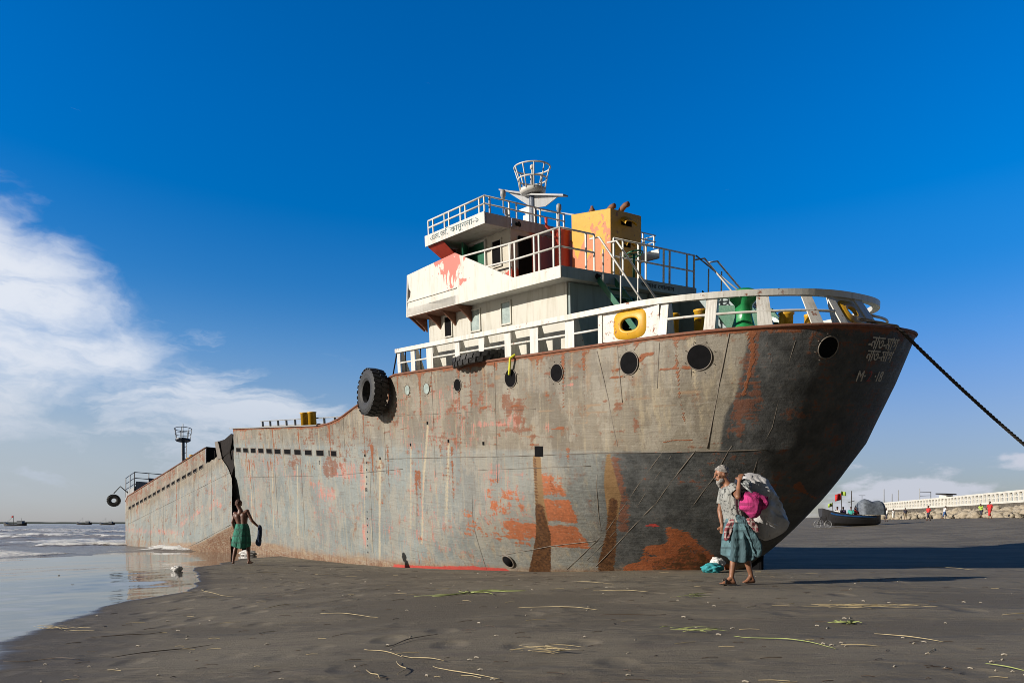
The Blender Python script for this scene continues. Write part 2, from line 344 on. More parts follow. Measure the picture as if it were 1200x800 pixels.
def gmat(N, b):
    g = N.node('ShaderNodeNewGeometry').outputs['Position']; wet = N.attr('wet')
    big = N.noise(N.scale(g, (.35, .7, .5)), 1, 5, .55); mid = N.noise(N.scale(g, (1.1, 3.2, 1)), 1.2, 6, .6); fine = N.noise(g, 60, 4, .65); grain = N.noise(g, 420, 2, .6)
    rip = N.noise(N.scale(g, (.9, 5.5, 1)), 2.0, 3, .5, .6)
    wv = N.m('ADD', wet, N.m('MULTIPLY', N.m('SUBTRACT', mid, .5), .22))
    film = N.ss(wv, .52, .66); damp = N.ss(wv, .02, .5)
    c = N.mix(N.ss(big, .35, .65), (.104, .087, .057), (.192, .164, .112)); lin = N.noise(N.scale(g, (1.6, 11, 1)), 1.6, 7, .7); c = N.mix(N.ss(lin, .52, .68, 0, .62), c, (.085, .067, .05)); c = N.mix(N.ss(lin, .42, .30, 0, .5), c, (.24, .205, .15)); fl_ = N.noise(N.scale(g, (2.2, 16, 1)), 2.6, 4, .6); c = N.mix(N.m('MULTIPLY', N.ss(fl_, .63, .69), N.ss(big, .40, .58)), c, (.32, .28, .205))
    c = N.mix(N.ss(mid, .52, .72, 0, .55), c, (.105, .082, .064))
    c = N.mix(N.ss(fine, .62, .72, 0, .55), c, (.27, .23, .19)); c = N.mix(N.ss(grain, .3, .7), N.mix(.25, c, (.05, .04, .03)), N.mix(.15, c, (.4, .35, .3)))
    c = N.mix(N.m('MULTIPLY', damp, .62), c, (.055, .046, .04)); c = N.mix(film, c, (.06, .055, .05))
    vo = N.node('ShaderNodeTexVoronoi', feature='SMOOTH_F1'); N.put(vo.inputs['Vector'], N.scale(g, (2.0, 1.5, .2))); N.put(vo.inputs['Scale'], 1.0); N.put(vo.inputs['Smoothness'], .4); foot = N.m('MULTIPLY', N.ss(vo.outputs['Distance'], .08, .34), N.ss(big, .42, .52))
    h = N.m('ADD', N.m('ADD', N.m('MULTIPLY', mid, .6), N.m('MULTIPLY', foot, 1.1)), N.m('ADD', N.m('MULTIPLY', fine, .25), N.m('ADD', N.m('MULTIPLY', rip, .35), N.m('ADD', N.m('MULTIPLY', lin, .6), N.m('MULTIPLY', grain, .06)))))
    st = N.m('MULTIPLY', N.m('SUBTRACT', 1.0, film), .55)
    bn = N.bump(h, st, .06)
    r = N.m('ADD', N.m('MULTIPLY', film, -.74), N.m('ADD', .84, N.m('MULTIPLY', damp, -.05)))
    setb(N, b, col=c, rough=N.m('MAXIMUM', r, .035), nor=bn, spec=.5)
M['sand'] = mat('dark_wet_sand', gmat)
tag(link('ground', gme, M['sand']), kind='structure')

# ------------------------------------------------------------------ sea
sx = axis([(-9000, -900, 900), (-900, -250, 30), (-250, -90, 2.5), (-90, -12, .3), (-12, 40, 4), (40, 400, 60), (400, 9000, 1200)])
sy = axis([(18, 70, .28), (70, 150, 1.2), (150, 500, 8), (500, 2000, 80), (2000, 14000, 2000)])
SX, SY = np.meshgrid(sx, sy)
dep = SEA - gz(SX, SY, False)                      # water depth
amp = .03 + .20 * sstep(dep, .05, 1.2)
dd = SY + .55 * SX + 7 * (fbm(SX * .04, SY * .03, 3) - .5)     # distance along the wave travel
ph = dd * .9 + 5 * fbm(SX * .05 + 3, SY * .06, 3)
wv_ = np.sin(ph); crest = np.maximum(0, wv_) ** 3
grp = sstep(fbm(SX * .05 + 40, SY * .07, 3), .42, .62)
SZ = SEA + amp * (crest * 1.1 * (.35 + grp) - .2) + (fbm(SX * .35, SY * .9, 4) - .5) * .28 * sstep(dep, .05, .8) + (fbm(SX * 1.7, SY * 3.1, 3) - .5) * .05 * sstep(dep, -.02, .3)
fl = sstep(SY, 300, 900); SZ = SZ * (1 - fl) + (SEA + (SZ - SEA) * .3) * fl
fo = sstep(crest * (.3 + grp) + (fbm(SX * .8, SY * 1.5, 4) - .5) * .9, .55, .95) * sstep(dep, .02, .5)
edge = np.exp(-((dep - .03) / .035) ** 2) * sstep(fbm(SX * .6, SY * .9, 4), .40, .58)
def blob(px, py, r, ang=0, k=1): 
    dx = SX - px; dy = SY - py; c_, s_ = math.cos(ang), math.sin(ang); u = dx * c_ + dy * s_; v = -dx * s_ + dy * c_
    return np.exp(-((u / (r * k)) ** 2 + (v / r) ** 2))
brk = blob(-22, 28.5, 1.7, -.2, 2.4) + blob(-31, 49, 2.6, .2, 2.2) + blob(-25.5, 41.5, 1.3, .3, 3) + blob(-17.5, 34.8, .8, -.82, 5)
fo = np.clip(fo * .8 + edge * .8 + sstep(brk * (.35 + fbm(SX * 1.2, SY * 1.6, 4)), .38, .62), 0, 1)
SZ = SZ + .22 * fo * np.clip(brk, 0, 1) * (.4 + fbm(SX * 2, SY * 2, 3))
sme = gridmesh('sea', SX, SY, SZ); setattr_(sme, 'foam', fo)
def smat(N, b):
    g = N.node('ShaderNodeNewGeometry').outputs['Position']; f = N.attr('foam')
    n = N.noise(N.scale(g, (1, 1.8, 1)), 2.2, 6, .65); n2 = N.noise(N.scale(g, (.5, 1.2, 1)), 1.0, 5, .6); n3 = N.noise(g, 9, 5, .7)
    ff = N.ss(N.m('ADD', f, N.m('MULTIPLY', N.m('SUBTRACT', n3, .5), .9)), .42, .66)
    c = N.mix(n2, (.15, .125, .10), (.22, .19, .155)); c = N.mix(ff, c, (.78, .78, .76))
    h = N.m('ADD', n, N.m('ADD', N.m('MULTIPLY', n2, 1.5), N.m('MULTIPLY', ff, .3)))
    setb(N, b, col=c, rough=N.ss(ff, 0, 1, .22, .8), nor=N.bump(h, .8, .18), spec=.4)
M['sea'] = mat('muddy_sea_water', smat)
tag(link('sea', sme, M['sea']), kind='structure')
# ------------------------------------------------------------------ the ship: two halves of one broken hull
K = .825
def frame(O_, f_, P_, U_):
    m = Matrix.Identity(4)
    for i, v in enumerate((f_, P_, U_)):
        for j in range(3): m[j][i] = v[j] * K
    for j in range(3): m[j][3] = O_[j] * K
    return m
MA = frame((7.867370, 14.473954, -2.585982), (-.633503, .767883, .095025), (-.773270, -.624047, -.112331), (-.026956, -.144642, .989117))
MF = frame((-11.732718, 37.362152, -.186734), (-.672865, .727422, -.134573), (-.737208, -.674463, .040294), (-.061453, .126321, .990084))
ship = empty('cargo_ship', label='rusty grey cargo ship with a broken back, stranded on the beach', cat='ship')
ship.matrix_world = MA
REL = MA.inverted() @ MF
HB = 3.5
LV = np.array([[-2.4,8.6,12,1.35],[0,5.0,10.4,1.38],[.9,3.6,9.9,1.42],[1.5,2.85,9.6,1.4],[2.3,2.05,7.9,1.7],[3.2,1.4,6.2,1.95],[4.2,.85,4.9,2.2],[5.5,.38,4.3,2.4],[6.6,0.03,4.0,2.5]])
def lev(c):
    w_ = .55 * float(np.clip((4.0 - c) / 1.2, 0, 1)); return [float(np.mean([np.interp(c + q * w_, LV[:, 0], LV[:, k]) for q in (-1, -.5, 0, .5, 1)])) for k in (1, 2, 3)]
def plan(c, t):
    a0, L, n = lev(c); th = t * np.pi / 2
    return a0 + L * (1 - np.sin(th) ** (2 / max(n, 1.9))), HB * np.cos(th) ** (2 / n)
_ts = np.linspace(0, 1, 400)
def surf_b(a, c):
    aa, bb = plan(c, _ts); return float(np.interp(-a, -aa, bb))
def ctop(a): return np.interp(a, [0, 13.95, 14.4, 15.2, 16.1, 17, 18, 19, 20, 31], [6.52, 6.52, 6.38, 6.07, 5.78, 5.53, 5.24, 5.05, 4.99, 4.98])
def aend(c): return np.interp(c, [-2.4, -1.35, .58, 2.79, 3.77, 4.99], [33.6, 33.0, 31.75, 30.90, 30.71, 30.52])

NS, NQ, NB = 620, 150, 50
rows = list(np.r_[np.linspace(-2.4, -.1, 16), np.linspace(0, 4.9, 125)]) + [('f', k / 20) for k in range(1, 21)]
Vh = []
for rw in rows:
    c0 = rw if not isinstance(rw, tuple) else 4.9
    a0, L, n = lev(c0)
    t1 = np.linspace(0, 1, NS); ae_ = aend(c0) + .07 * (vnoise(c0 * 6, 3.3) - .5) + (.12 * (vnoise(c0 * 2.2, 9) - .5) if c0 > 2 else 0)
    a_s = ae_ + (a0 + L - ae_) * t1
    tq = np.linspace(0, 1, NQ + 1)[1:]
    def ring(cc):
        aq, bq = plan(cc, tq) if np.isscalar(cc) else plan(cc, tq)
        return aq, bq
    if not isinstance(rw, tuple):
        aq, bq = plan(c0, tq); c_s = np.full(NS, c0); cq = np.full(NQ, c0)
    else:
        fr = rw[1]; cA = 4.9 + (6.52 - 4.9) * fr; a0, L, n = lev(cA); ae_ = aend(4.9) ; a_s = ae_ + (a0 + L - ae_) * t1
        aq, bq = plan(cA, tq); c_s = 4.9 + (ctop(a_s) - 4.9) * fr; cq = np.full(NQ, cA)
    sb = np.linspace(0, 1, NB)[1:]
    a_b = a_s[-1] + (ae_ - a_s[-1]) * sb; c_b = (4.9 + (ctop(a_b) - 4.9) * rw[1]) if isinstance(rw, tuple) else np.full(NB - 1, c0)
    aa = np.r_[a_s, aq, aq[:-1][::-1], [a_s[-1]], a_b]; bb = np.r_[np.full(NS, HB), bq, -bq[:-1][::-1], [-HB], np.full(NB - 1, -HB)]
    cc = np.r_[c_s, cq, cq[:-1][::-1], [c_s[-1]], c_b]
    Vh.append(np.c_[aa, bb, cc])
Vh = np.array(Vh)                                    # rows x cols x 3
nr, nc = Vh.shape[:2]
A_, B_, C_ = Vh[..., 0], Vh[..., 1], Vh[..., 2]
sgn = np.clip(B_ / .5, -1, 1)
dent = -.022 * (fbm(A_ * .8 + 5, C_ * 1.3, 3)) + .005 * np.cos(2 * np.pi * A_ / .56) * (C_ < 6.3) - .03 * np.exp(-((A_ - 2.8) ** 2 + (C_ - 4.9) ** 2) / .05)
Vh[..., 1] = B_ + sgn * (dent + .01)

def dist_poly(P, pts, rad):
    """distance of points P(n,3) to a polyline with a radius per point, as distance/radius"""
    pts = np.array(pts, float); rad = np.broadcast_to(np.array(rad, float), (len(pts),)); best = np.full(len(P), 9e9)
    for i in range(len(pts) - 1):
        d = pts[i + 1] - pts[i]; L2 = max(d @ d, 1e-9); t = np.clip(((P - pts[i]) @ d) / L2, 0, 1)
        q = np.linalg.norm(P - pts[i] - t[:, None] * d, axis=1) / (rad[i] * (1 - t) + rad[i + 1] * t); best = np.minimum(best, q)
    return best
class Paint:
    def __init__(s, P): s.P = P.reshape(-1, 3); s.l = {}
    def lay(s, name): return s.l.setdefault(name, np.zeros(len(s.P)))
    def line(s, name, pts, rad, k=1.0, soft=.35):
        if getattr(s, 'snap', 0): pts = [(p[0], surf_b(p[0], p[2]) if p[0] < 17 else HB, p[2]) for p in pts]
        lo = np.min(pts, 0) - np.max(rad) * 1.6; hi = np.max(pts, 0) + np.max(rad) * 1.6
        m = np.all((s.P >= lo) & (s.P <= hi), axis=1)
        if m.any():
            q = dist_poly(s.P[m], pts, rad); L = s.lay(name); L[m] = np.maximum(L[m], k * (1 - sstep(q, 1 - soft, 1 + soft)))
    def blob(s, name, c, r, k=1.0): s.ell(name, c, (r, r, r), k)
    def ell(s, name, c, r, k=1.0):
        q = np.sqrt((((s.P - np.array(c)) / np.array(r)) ** 2).sum(1)); L = s.lay(name); np.maximum(L, k * (1 - sstep(q, .45, 1.15)), out=L)
    def add(s, name, arr): L = s.lay(name); np.maximum(L, np.asarray(arr).ravel(), out=L)
PA = Paint(Vh); PA.snap = 1; a_, b_, c_ = PA.P.T
port = b_ > -.5
rr_ = random.Random(3)
tops = ctop(a_)
PA.add('rust', (.7 + .5 * fbm(a_ * 1.6, c_ * .4, 3)) * np.exp(-(tops - c_) / (.06 + .16 * fbm(a_ * 1.1 + 8, c_ * .1, 3)))); PA.add('rust', (.34 + .3 * sstep(fbm(a_ * .9, c_ * .1, 3), .45, .65)) * np.exp(-(tops - c_) / .45))
for i in range(150):                                 # drips from the deck edge and from the plate lines
    a = rr_.uniform(.2, 30); c1 = rr_.choice([float(ctop(a)), float(ctop(a)), 4.2, 3.4]); ln = rr_.choice([.4, .8, 1.4, 2.4]) * rr_.uniform(.5, 1.3)
    b = surf_b(a, c1) if a < 9 else HB
    c2 = max(c1 - ln, .4); b2 = surf_b(a, c2) if a < 9 else HB
    PA.line(rr_.choice(['rust', 'rust', 'pale', 'stain']), [(a, b, c1), (a, (b + b2) / 2, (c1 + c2) / 2), (a, b2, c2)], [rr_.uniform(.05, .13), .05, .03], rr_.uniform(.35, .72))
PA.line('strip', [(7.0,3.5,3.95),(6.96,3.49,3.3),(7.14,3.16,2.35)], [.15,.15,.16]); PA.line('umber', [(7.1,3.2,2.7),(7.3,2.9,2.0),(7.6,2.57,1.5),(8.2,1.8,.5),(8.4,1.8,-.2)], [.12,.20,.24,.32,.36], 1.25); PA.line('umber', [(7.08,3.5,3.95),(7.06,3.49,3.3),(7.24,3.16,2.35)], [.05,.05,.08], .8)
PA.line('strip', [(4.66,3.4,4.1),(4.75,3.2,3.6),(4.85,3.08,3.15),(5.1,2.7,2.6)], [.05,.15,.2,.13]); PA.line('umber', [(4.9,2.9,3.0),(5.47,2.3,2.0),(6.04,1.46,1.15),(6.4,1.4,.3)], [.12,.16,.24,.3], .75)
PA.line('rustwash', [(4.52,3.42,4.0),(4.62,3.08,3.15),(5.0,2.5,2.3)], [.10,.16,.16], .9)
for p, r, k in [((6.55,3.42,3.35),(.55,.6,.42),.95), ((6.5,3.2,2.75),(.42,.6,.6),1.0), ((6.65,2.9,2.1),(.5,.6,.5),.95), ((8.0,3.2,2.2),(.75,.6,.38),.85), ((7.9,3.4,3.0),(.9,.6,.7),.60), ((8.9,3.3,2.6),(.55,.6,.6),.55), ((7.9,2.9,1.7),(.8,.7,.3),.72), ((9.6,3.4,3.4),(.8,.5,.6),.45)]: PA.ell('orange', p, r, k * .56)
def bx3(name, a0, a1, c0, c1, k, e=.05): PA.add(name, k * sstep(a_ + .05 * (fbm(c_ * 5, a_ * 3, 3) - .5), a0 - e, a0 + e) * sstep(-a_, -a1 - e, -a1 + e) * sstep(c_, c0 - e, c0 + e) * sstep(-c_, -c1 - e, -c1 + e) * (b_ > 0))
bx3('orange', 6.1, 7.0, 3.05, 3.62, .74); bx3('orange', 6.05, 7.05, 2.35, 3.0, .86); bx3('orange', 6.15, 7.3, 1.62, 2.28, .95); bx3('orange', 7.35, 8.5, 1.72, 2.3, .82); bx3('orange', 7.6, 9.1, 2.35, 3.45, .50, .15); bx3('orange', 7.5, 10.5, 1.5, 2.6, .42, .3); bx3('pink', 7.3, 9.4, 2.0, 3.7, .5, .2)
for p, r, k in [((4.45,1.75,1.95),(.45,.6,.35),.95), ((5.1,1.5,1.45),(.6,.6,.35),1.0), ((4.4,1.3,1.5),(.8,.7,.35),1.0), ((5.9,1.2,1.0),(.5,.6,.25),.9)]: pass

def poly(name, pts, k=1.0, jit=.10):
    x = a_ + jit * 2 * (fbm(a_ * 3, c_ * 3, 3) - .5); y = c_ + jit * 2 * (fbm(a_ * 3 + 9, c_ * 3 + 4, 3) - .5); ins = np.zeros(len(x), bool)
    for (x0, y0), (x1, y1) in zip(pts, pts[1:] + pts[:1]): cr = (y0 > y) != (y1 > y); ins ^= cr & (x < (x1 - x0) * (y - y0) / ((y1 - y0) or 1e-9) + x0)
    PA.add(name, k * ins * (b_ > -.5))
TRI = [(3.95, 2.38), (4.25, 2.0), (4.8, 1.80), (5.0, 1.5), (5.5, 1.25), (5.95, .9), (6.3, -.2), (3.4, -.2), (3.3, 1.1), (3.55, 1.6), (3.7, 2.2)]
poly('orange', TRI, .82); poly('umber', [(a + .02, c - .42) for a, c in TRI], .50); poly('rustwash', [(3.2, 1.0), (6.2, .85), (6.8, -.2), (2, -.2)], .8)

for i in range(90):      # thin horizontal scuffs and scale lines on the upper plating
    a = rr_.uniform(1.7, 16); c = rr_.uniform(4.3, 6.3); l = rr_.uniform(.1, .7); PA.line(rr_.choice(['rustwash', 'rustwash', 'stain', 'rust']), [(a, HB, c), (a + l, HB, c + rr_.uniform(-.04, .04))], [rr_.uniform(.02, .06), .02], rr_.uniform(.5, .9))
PA.ell('red', (4.3,2.24,2.42), (.22,.3,.06), 1.0); PA.ell('red', (5.9,2.6,2.2), (.05,.3,.2), .9); PA.line('red', [(14.5,3.2,.12),(12,2.75,.32),(10.4,2.3,.52),(9.2,2.0,.62)], [.10,.16,.18,.15], 1.2)
for p, r, k in [((9.0,3.5,4.85),(1.3,.5,.10),.8), ((7.9,3.5,4.9),(.5,.5,.30),.75), ((11.2,3.5,5.6),(.14,.3,.55),.8), ((10.6,3.5,5.8),(.12,.3,.3),.7), ((6.6,3.5,4.75),(.2,.3,.2),.7), ((5.8,3.5,5.7),(.25,.3,.05),.9),
                ((19.7,3.5,2.3),(1.5,.4,.45),.72), ((20.6,3.5,2.6),(1.2,.4,.3),.6), ((22.6,3.5,2.9),(2.4,.4,.35),.55), ((17.6,3.5,3.3),(1.6,.4,.5),.66), ((16.5,3.5,2.9),(.3,.4,1.0),.8), ((16.6,3.5,1.0),(.22,.4,.7),.8), ((18.4,3.5,3.1),(1.4,.4,.12),.85),
                ((25,3.5,1.0),(3,.4,.3),.4), ((12.7,3.5,2.9),(.5,.4,.9),.4), ((14.0,3.5,3.2),(.3,.4,.8),.5), ((8.9,3.5,3.6),(.9,.4,.4),.55), ((9.5,3.3,2.4),(.6,.4,.9),.5), ((27.5,3.5,3.4),(2.2,.4,.2),.4)]: PA.ell('pink', p, r, k)
for p, r, k in [((19.2,3.5,3.35),(1.0,.4,.55),.95), ((22.8,3.5,3.5),(.9,.4,.5),.72), ((20.5,3.5,4.5),(.9,.4,.45),.62), ((19.0,3.5,4.4),(.5,.4,.5),.6), ((26.6,3.5,4.4),(.3,.4,.2),.7), ((24.3,3.5,4.5),(.25,.4,.3),.7), ((16.5,3.5,4.6),(1.0,.4,.6),.45), ((8.1,3.5,5.4),(.32,.4,.5),.82), ((7.6,3.5,5.0),(.3,.4,.7),.66), ((7.9,3.5,4.7),(.9,.4,.12),.75), ((6.3,3.5,5.4),(.5,.4,.12),.6), ((14,3.5,5.2),(.6,.4,.5),.5), ((3.9,3.3,4.75),(.12,.4,.35),.7), ((4.3,3.4,5.1),(.2,.3,.3),.6), ((1.6,2.7,5.2),(.25,.5,1.3),.75), ((1.9,2.7,4.6),(.14,.5,.5),.8), ((1.0,2.0,4.9),(.5,.8,.2),.7), ((.7,1.4,6.2),(.5,.8,.25),.65)]: PA.ell('rustwash', p, r, k)
for pts, r in [([(15.1,HB,3.7),(15.35,HB,2),(15.55,3.46,.25)],.09), ([(12.0,HB,4.85),(12.4,HB,3),(12.68,3.32,1.05)],.07), ([(13.05,HB,4.2),(13.3,HB,1.6)],.06), ([(10.9,HB,4.3),(11.2,HB,2.0)],.07), ([(16.2,HB,3.8),(16.6,HB,1)],.05), ([(28.4,HB,3.2),(28.7,HB,.2)],.07), ([(25.4,HB,3.3),(25.8,HB,.3)],.05), ([(22.4,HB,3.3),(22.9,HB,.3)],.06)]: PA.line('pale', pts, r, .95)
gl = -.09 * (a_ - 15)                                 # where the sand meets the hull, roughly, in ship heights
PA.add('scum', port * np.exp(-np.maximum(c_ - gl - .1, 0) / (.26 + .30 * fbm(a_ * .8, c_ * .2, 2) * sstep(a_, 9, 20)))); PA.add('scum', sstep(c_, .75 + gl, .35 + gl) * sstep(a_, 20, 27))
PA.add('slate_shade', sstep(c_ + .06 * (fbm(a_ * 2, c_ * 2) - .5), 4.24, 4.12) * sstep(a_ + .8 * (fbm(a_, c_ * 2) - .5) + .42 * (c_ - 4), 5.9, 3.7) * (b_ > -2))
PA.add('slate_shade', .4 * sstep(c_, 4.2, 4.1) * sstep(a_, 7, 5.5))
PA.line('rustwash', [(1.36,2.91,6.5),(1.52,2.82,5.95),(1.78,2.72,5.2),(2.18,2.63,4.35)], [.07,.12,.12,.08], .8); PA.line('rust', [(1.45,2.9,6.5),(1.5,2.82,5.95),(1.72,2.72,5.3)], [.06,.05,.05], .7)
PA.add('cool', sstep(a_ + 2 * (fbm(a_ * .3, c_ * .5, 3) - .5), 9.5, 13) * sstep(c_, 5.0, 3.6) + .7 * sstep(c_, 4.25, 4.1))
tone = _perm[(np.floor(a_ / 3.1 + np.where(c_ > 4.2, .4, 0)).astype(int)) & 255, (np.floor((c_ + 1.15) / 1.34)).astype(int) & 255]
PA.add('tone', tone); PA.add('rustwash', (.12 + .30 * sstep(fbm(a_ * .45 + 3, c_ * .5, 3), .45, .7)) * (c_ > 3)); PA.add('pink', (.10 + .34 * sstep(fbm(a_ * .35 + 30, c_ * .6, 3), .48, .66)) * sstep(a_, 6, 9))
PA.add('slate_shade', sstep(a_ + .37 * (c_ - 6.55) + .45 * (fbm(a_ * 1.5, c_ * .9, 3) - .5), 1.50, 1.34) * (b_ > -3))  # upper stern quarter: dark sooty paint, with its shade also put into the colour
LAY = ['umber', 'rust', 'strip', 'orange', 'red', 'pink', 'rustwash', 'pale', 'stain', 'scum', 'slate_shade', 'cool', 'tone']

def hullmat(N, b):
    o = N.obj(); A = {k: N.attr(k) for k in LAY}
    streak = N.noise(N.scale(o, (2.6, 2.6, .22)), 2.2, 6, .62); streak2 = N.noise(N.scale(o, (7, 7, .5)), 2.2, 4, .6)
    scr = N.noise(N.scale(o, (.5, .5, 6.0)), 2.4, 7, .68); big = N.noise(o, .55, 5, .6); mid = N.noise(o, 2.4, 7, .68); fine = N.noise(o, 11, 7, .72); sp = N.noise(o, 38, 4, .7)
    def thr(a, nz, k=1.0, lo=.46, hi=.60): return N.ss(N.m('ADD', a, N.m('MULTIPLY', N.m('SUBTRACT', nz, .5), k)), lo, hi)
    warm = N.mix(N.ss(big, .35, .65), (.205, .180, .138), (.142, .122, .094)); cool = N.mix(N.ss(big, .38, .62), (.222, .250, .246), (.168, .192, .193))
    wz = N.m('ADD', N.m('MULTIPLY', mid, .42), N.m('ADD', N.m('MULTIPLY', fine, .30), N.m('MULTIPLY', scr, .28)))
    c = N.mix(A['cool'], warm, cool)
    c = N.mix(N.ss(A['tone'], 0, 1, 0, .30), c, (.20, .185, .165))
    c = N.mix(N.ss(N.noise(N.scale(o, (.8, .8, .5)), 1.7, 8, .62), .50, .56, 0, .42), c, (.31, .285, .235)); c = N.mix(N.ss(streak, .50, .72, 0, .55), c, (.36, .30, .20)); c = N.mix(N.ss(streak2, .54, .72, 0, .50), c, (.14, .11, .085))
    c = N.mix(N.ss(scr, .53, .68, 0, .38), c, (.12, .10, .08)); c = N.mix(N.ss(scr, .42, .28, 0, .35), c, (.36, .34, .30)); c = N.mix(N.ss(fine, .58, .70, 0, .45), c, (.10, .07, .05)); c = N.mix(N.ss(fine, .42, .30, 0, .35), c, (.36, .335, .29))
    c = N.mix(N.ss(mid, .56, .70, 0, .65), c, (.21, .12, .07))
    c = N.mix(thr(A['stain'], mid, .9, .4, .75), c, (.24, .17, .11))
    c = N.mix(N.m('MULTIPLY', thr(A['slate_shade'], wz, 1.5, .12, .80), N.ss(fine, .3, .7, 1.0, .86)), c, N.mix(N.ss(mid, .35, .65), (.034, .037, .039), (.088, .092, .093)))
    c = N.mix(N.m('MULTIPLY', thr(A['pale'], N.m('ADD', N.m('MULTIPLY', streak2, .5), N.m('MULTIPLY', fine, .5)), 1.6, .42, 1.0), .75), c, (.44, .37, .25))
    c = N.mix(N.m('MULTIPLY', thr(N.m('MULTIPLY', A['pink'], .8), N.m('ADD', N.m('MULTIPLY', wz, .6), N.m('MULTIPLY', streak2, .4)), 4.2, .42, .78), .66), c, (.50, .19, .155))
    c = N.mix(N.m('MULTIPLY', thr(N.m('MULTIPLY', A['rustwash'], .8), wz, 4.6, .44, .66), .75), c, N.mix(fine, (.11, .038, .018), (.235, .085, .042)))
    rustcol = N.mix(fine, (.13, .045, .022), (.30, .105, .042)); orcol = N.mix(N.ss(fine, .3, .7), (.42, .115, .035), (.27, .085, .03))
    scum = N.mix(N.ss(mid, .35, .65), (.20, .10, .048), (.29, .215, .14)); scum = N.mix(N.ss(streak2, .46, .64, 0, .8), scum, (.15, .07, .035)); scum = N.mix(N.ss(scr, .5, .62, 0, .5), scum, (.33, .30, .25))
    c = N.mix(N.m('MULTIPLY', thr(A['scum'], wz, 1.5, .30, .80), .85), c, scum)
    c = N.mix(N.m('MULTIPLY', thr(A['scum'], fine, 2.4, .95, 1.25), .8), c, (.14, .065, .035))
    c = N.mix(N.m('MULTIPLY', thr(N.m('MULTIPLY', A['orange'], .78), wz, 3.6, .40, .52), .9), c, orcol)
    c = N.mix(N.m('MULTIPLY', thr(N.m('MULTIPLY', A['red'], .85), wz, 3.4, .42, .66), .9), c, (.45, .05, .04))
    c = N.mix(thr(A['strip'], fine, .5, .40, .55), c, N.mix(mid, (.13, .075, .035), (.28, .17, .075)))
    c = N.mix(thr(A['rust'], wz, 1.7, .46, .62), c, rustcol)
    c = N.mix(thr(A['umber'], wz, 1.3, .42, .56), c, N.mix(N.ss(fine, .35, .65), (.050, .022, .010), (.135, .060, .022)))
    pits = N.ss(N.m('ADD', N.m('MULTIPLY', sp, .5), N.m('MULTIPLY', mid, .5)), .60, .66); c = N.mix(N.m('MULTIPLY', pits, .75), c, (.15, .055, .03))
    h = N.m('ADD', N.m('MULTIPLY', scr, .6), N.m('ADD', N.m('MULTIPLY', fine, .5), N.m('MULTIPLY', mid, .8)))
    h2 = N.m('ADD', h, N.m('MULTIPLY', thr(A['rust'], wz, 1.7), .4))
    setb(N, b, col=c, rough=N.ss(mid, .3, .7, .55, .82), nor=N.bump(h2, .55, .035), spec=.35)
M['hull'] = mat('weathered_hull_plating', hullmat)

def setlayers(me, P, n):
    for k in LAY: setattr_(me, k, np.pad(P.l.get(k, np.zeros(len(P.P))), (0, n - len(P.P))))
hb = MB(); idx = lambda i, j: i * nc + j
hb.v = [tuple(p) for p in Vh.reshape(-1, 3).tolist()]
hb.f = [(idx(i, j), idx(i, j + 1), idx(i + 1, j + 1), idx(i + 1, j)) for i in range(nr - 1) for j in range(nc - 1)]; hb.mi = [0] * len(hb.f)
nshell = len(hb.f); nsv = len(hb.v)
hb.cur = 1
def spt(a, c, off=.012): b = surf_b(a, c) if a < 17 else HB; return (a, b + off - .008, c)
def seam(pts, r=.014, n=14):
    r *= .75
    out = []
    for (a0, c0), (a1, c1) in zip(pts[:-1], pts[1:]):
        for k in range(n): t = k / n; out.append(spt(a0 + (a1 - a0) * t, c0 + (c1 - c0) * t))
    out.append(spt(*pts[-1])); hb.tube(out, r, 5)
def seam3(pts, r=.016):
    P = [Vector(p) for p in pts]; out = []
    for p, q in zip(P[:-1], P[1:]):
        for k in range(8):
            x = p.lerp(q, k / 8); out.append((x.x, surf_b(x.x, x.z) - .001, x.z))
    out.append(tuple(P[-1])); hb.tube(out, r, 5)
seam([(14.8, 3.8), (7.9, 4.02), (5, 4.15), (1.6, 4.2)], .013, 20); seam([(30.1, 2.5), (18.4, 3.1), (13.6, 3.5)], .010); seam([(9.5, 3.6), (5.2, 3.85)], .008); seam([(9.2, 1.15), (7.2, 1.65), (5.9, 1.9)], .011)
seam3([(1.81,3.13,6.45),(2.13,2.99,5.35),(2.5,2.79,4.25)], .013); seam3([(4.9,3.5,6.4),(4.56,3.5,5.3),(4.36,3.38,4.2)], .012); seam3([(4.3,3.5,6.45),(4.18,3.48,5.25)], .010)
seam3([(.88,2.38,6.25),(1.44,2.14,4.65),(2.02,1.88,3.6)], .004); seam3([(5.07,3.35,3.65),(5.66,2.38,2.0)], .012); seam3([(3.2,3.4,6.4),(3.3,3.4,5.5)], .010); seam3([(2.45,3.2,6.45),(2.6,3.2,5.55)], .006)
seam3([(3.34,3.15,4.2),(4.43,2.94,3.15),(5.4,2.56,2.25),(7.44,1.54,.75)], .008); seam3([(2.72,2.88,4.2),(3.95,2.62,3.0),(6.65,1.33,.85)], .010); seam3([(3.21,3.04,4.1),(4.6,2.6,2.7),(6.71,1.66,1.1)], .005); seam3([(2.08,2.53,4.3),(2.62,2.37,3.6),(3.6,1.9,2.6)], .007)
for a in np.arange(8.6, 30, 3.05): seam([(a, float(ctop(a)) - .05), (a + .02, 3.3)], .006, 6); seam([(a + 1.2, 3.2), (a + 1.3, .4)], .005, 6)
for a in np.arange(7, 14, 3.2): seam([(a, 5.2), (a + 3, 5.22)], .005, 6)
hb.cur = 0
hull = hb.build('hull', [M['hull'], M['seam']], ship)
me = hull.data; setlayers(me, PA, len(me.vertices)); me.polygons.foreach_set('use_smooth', [True] * len(me.polygons))

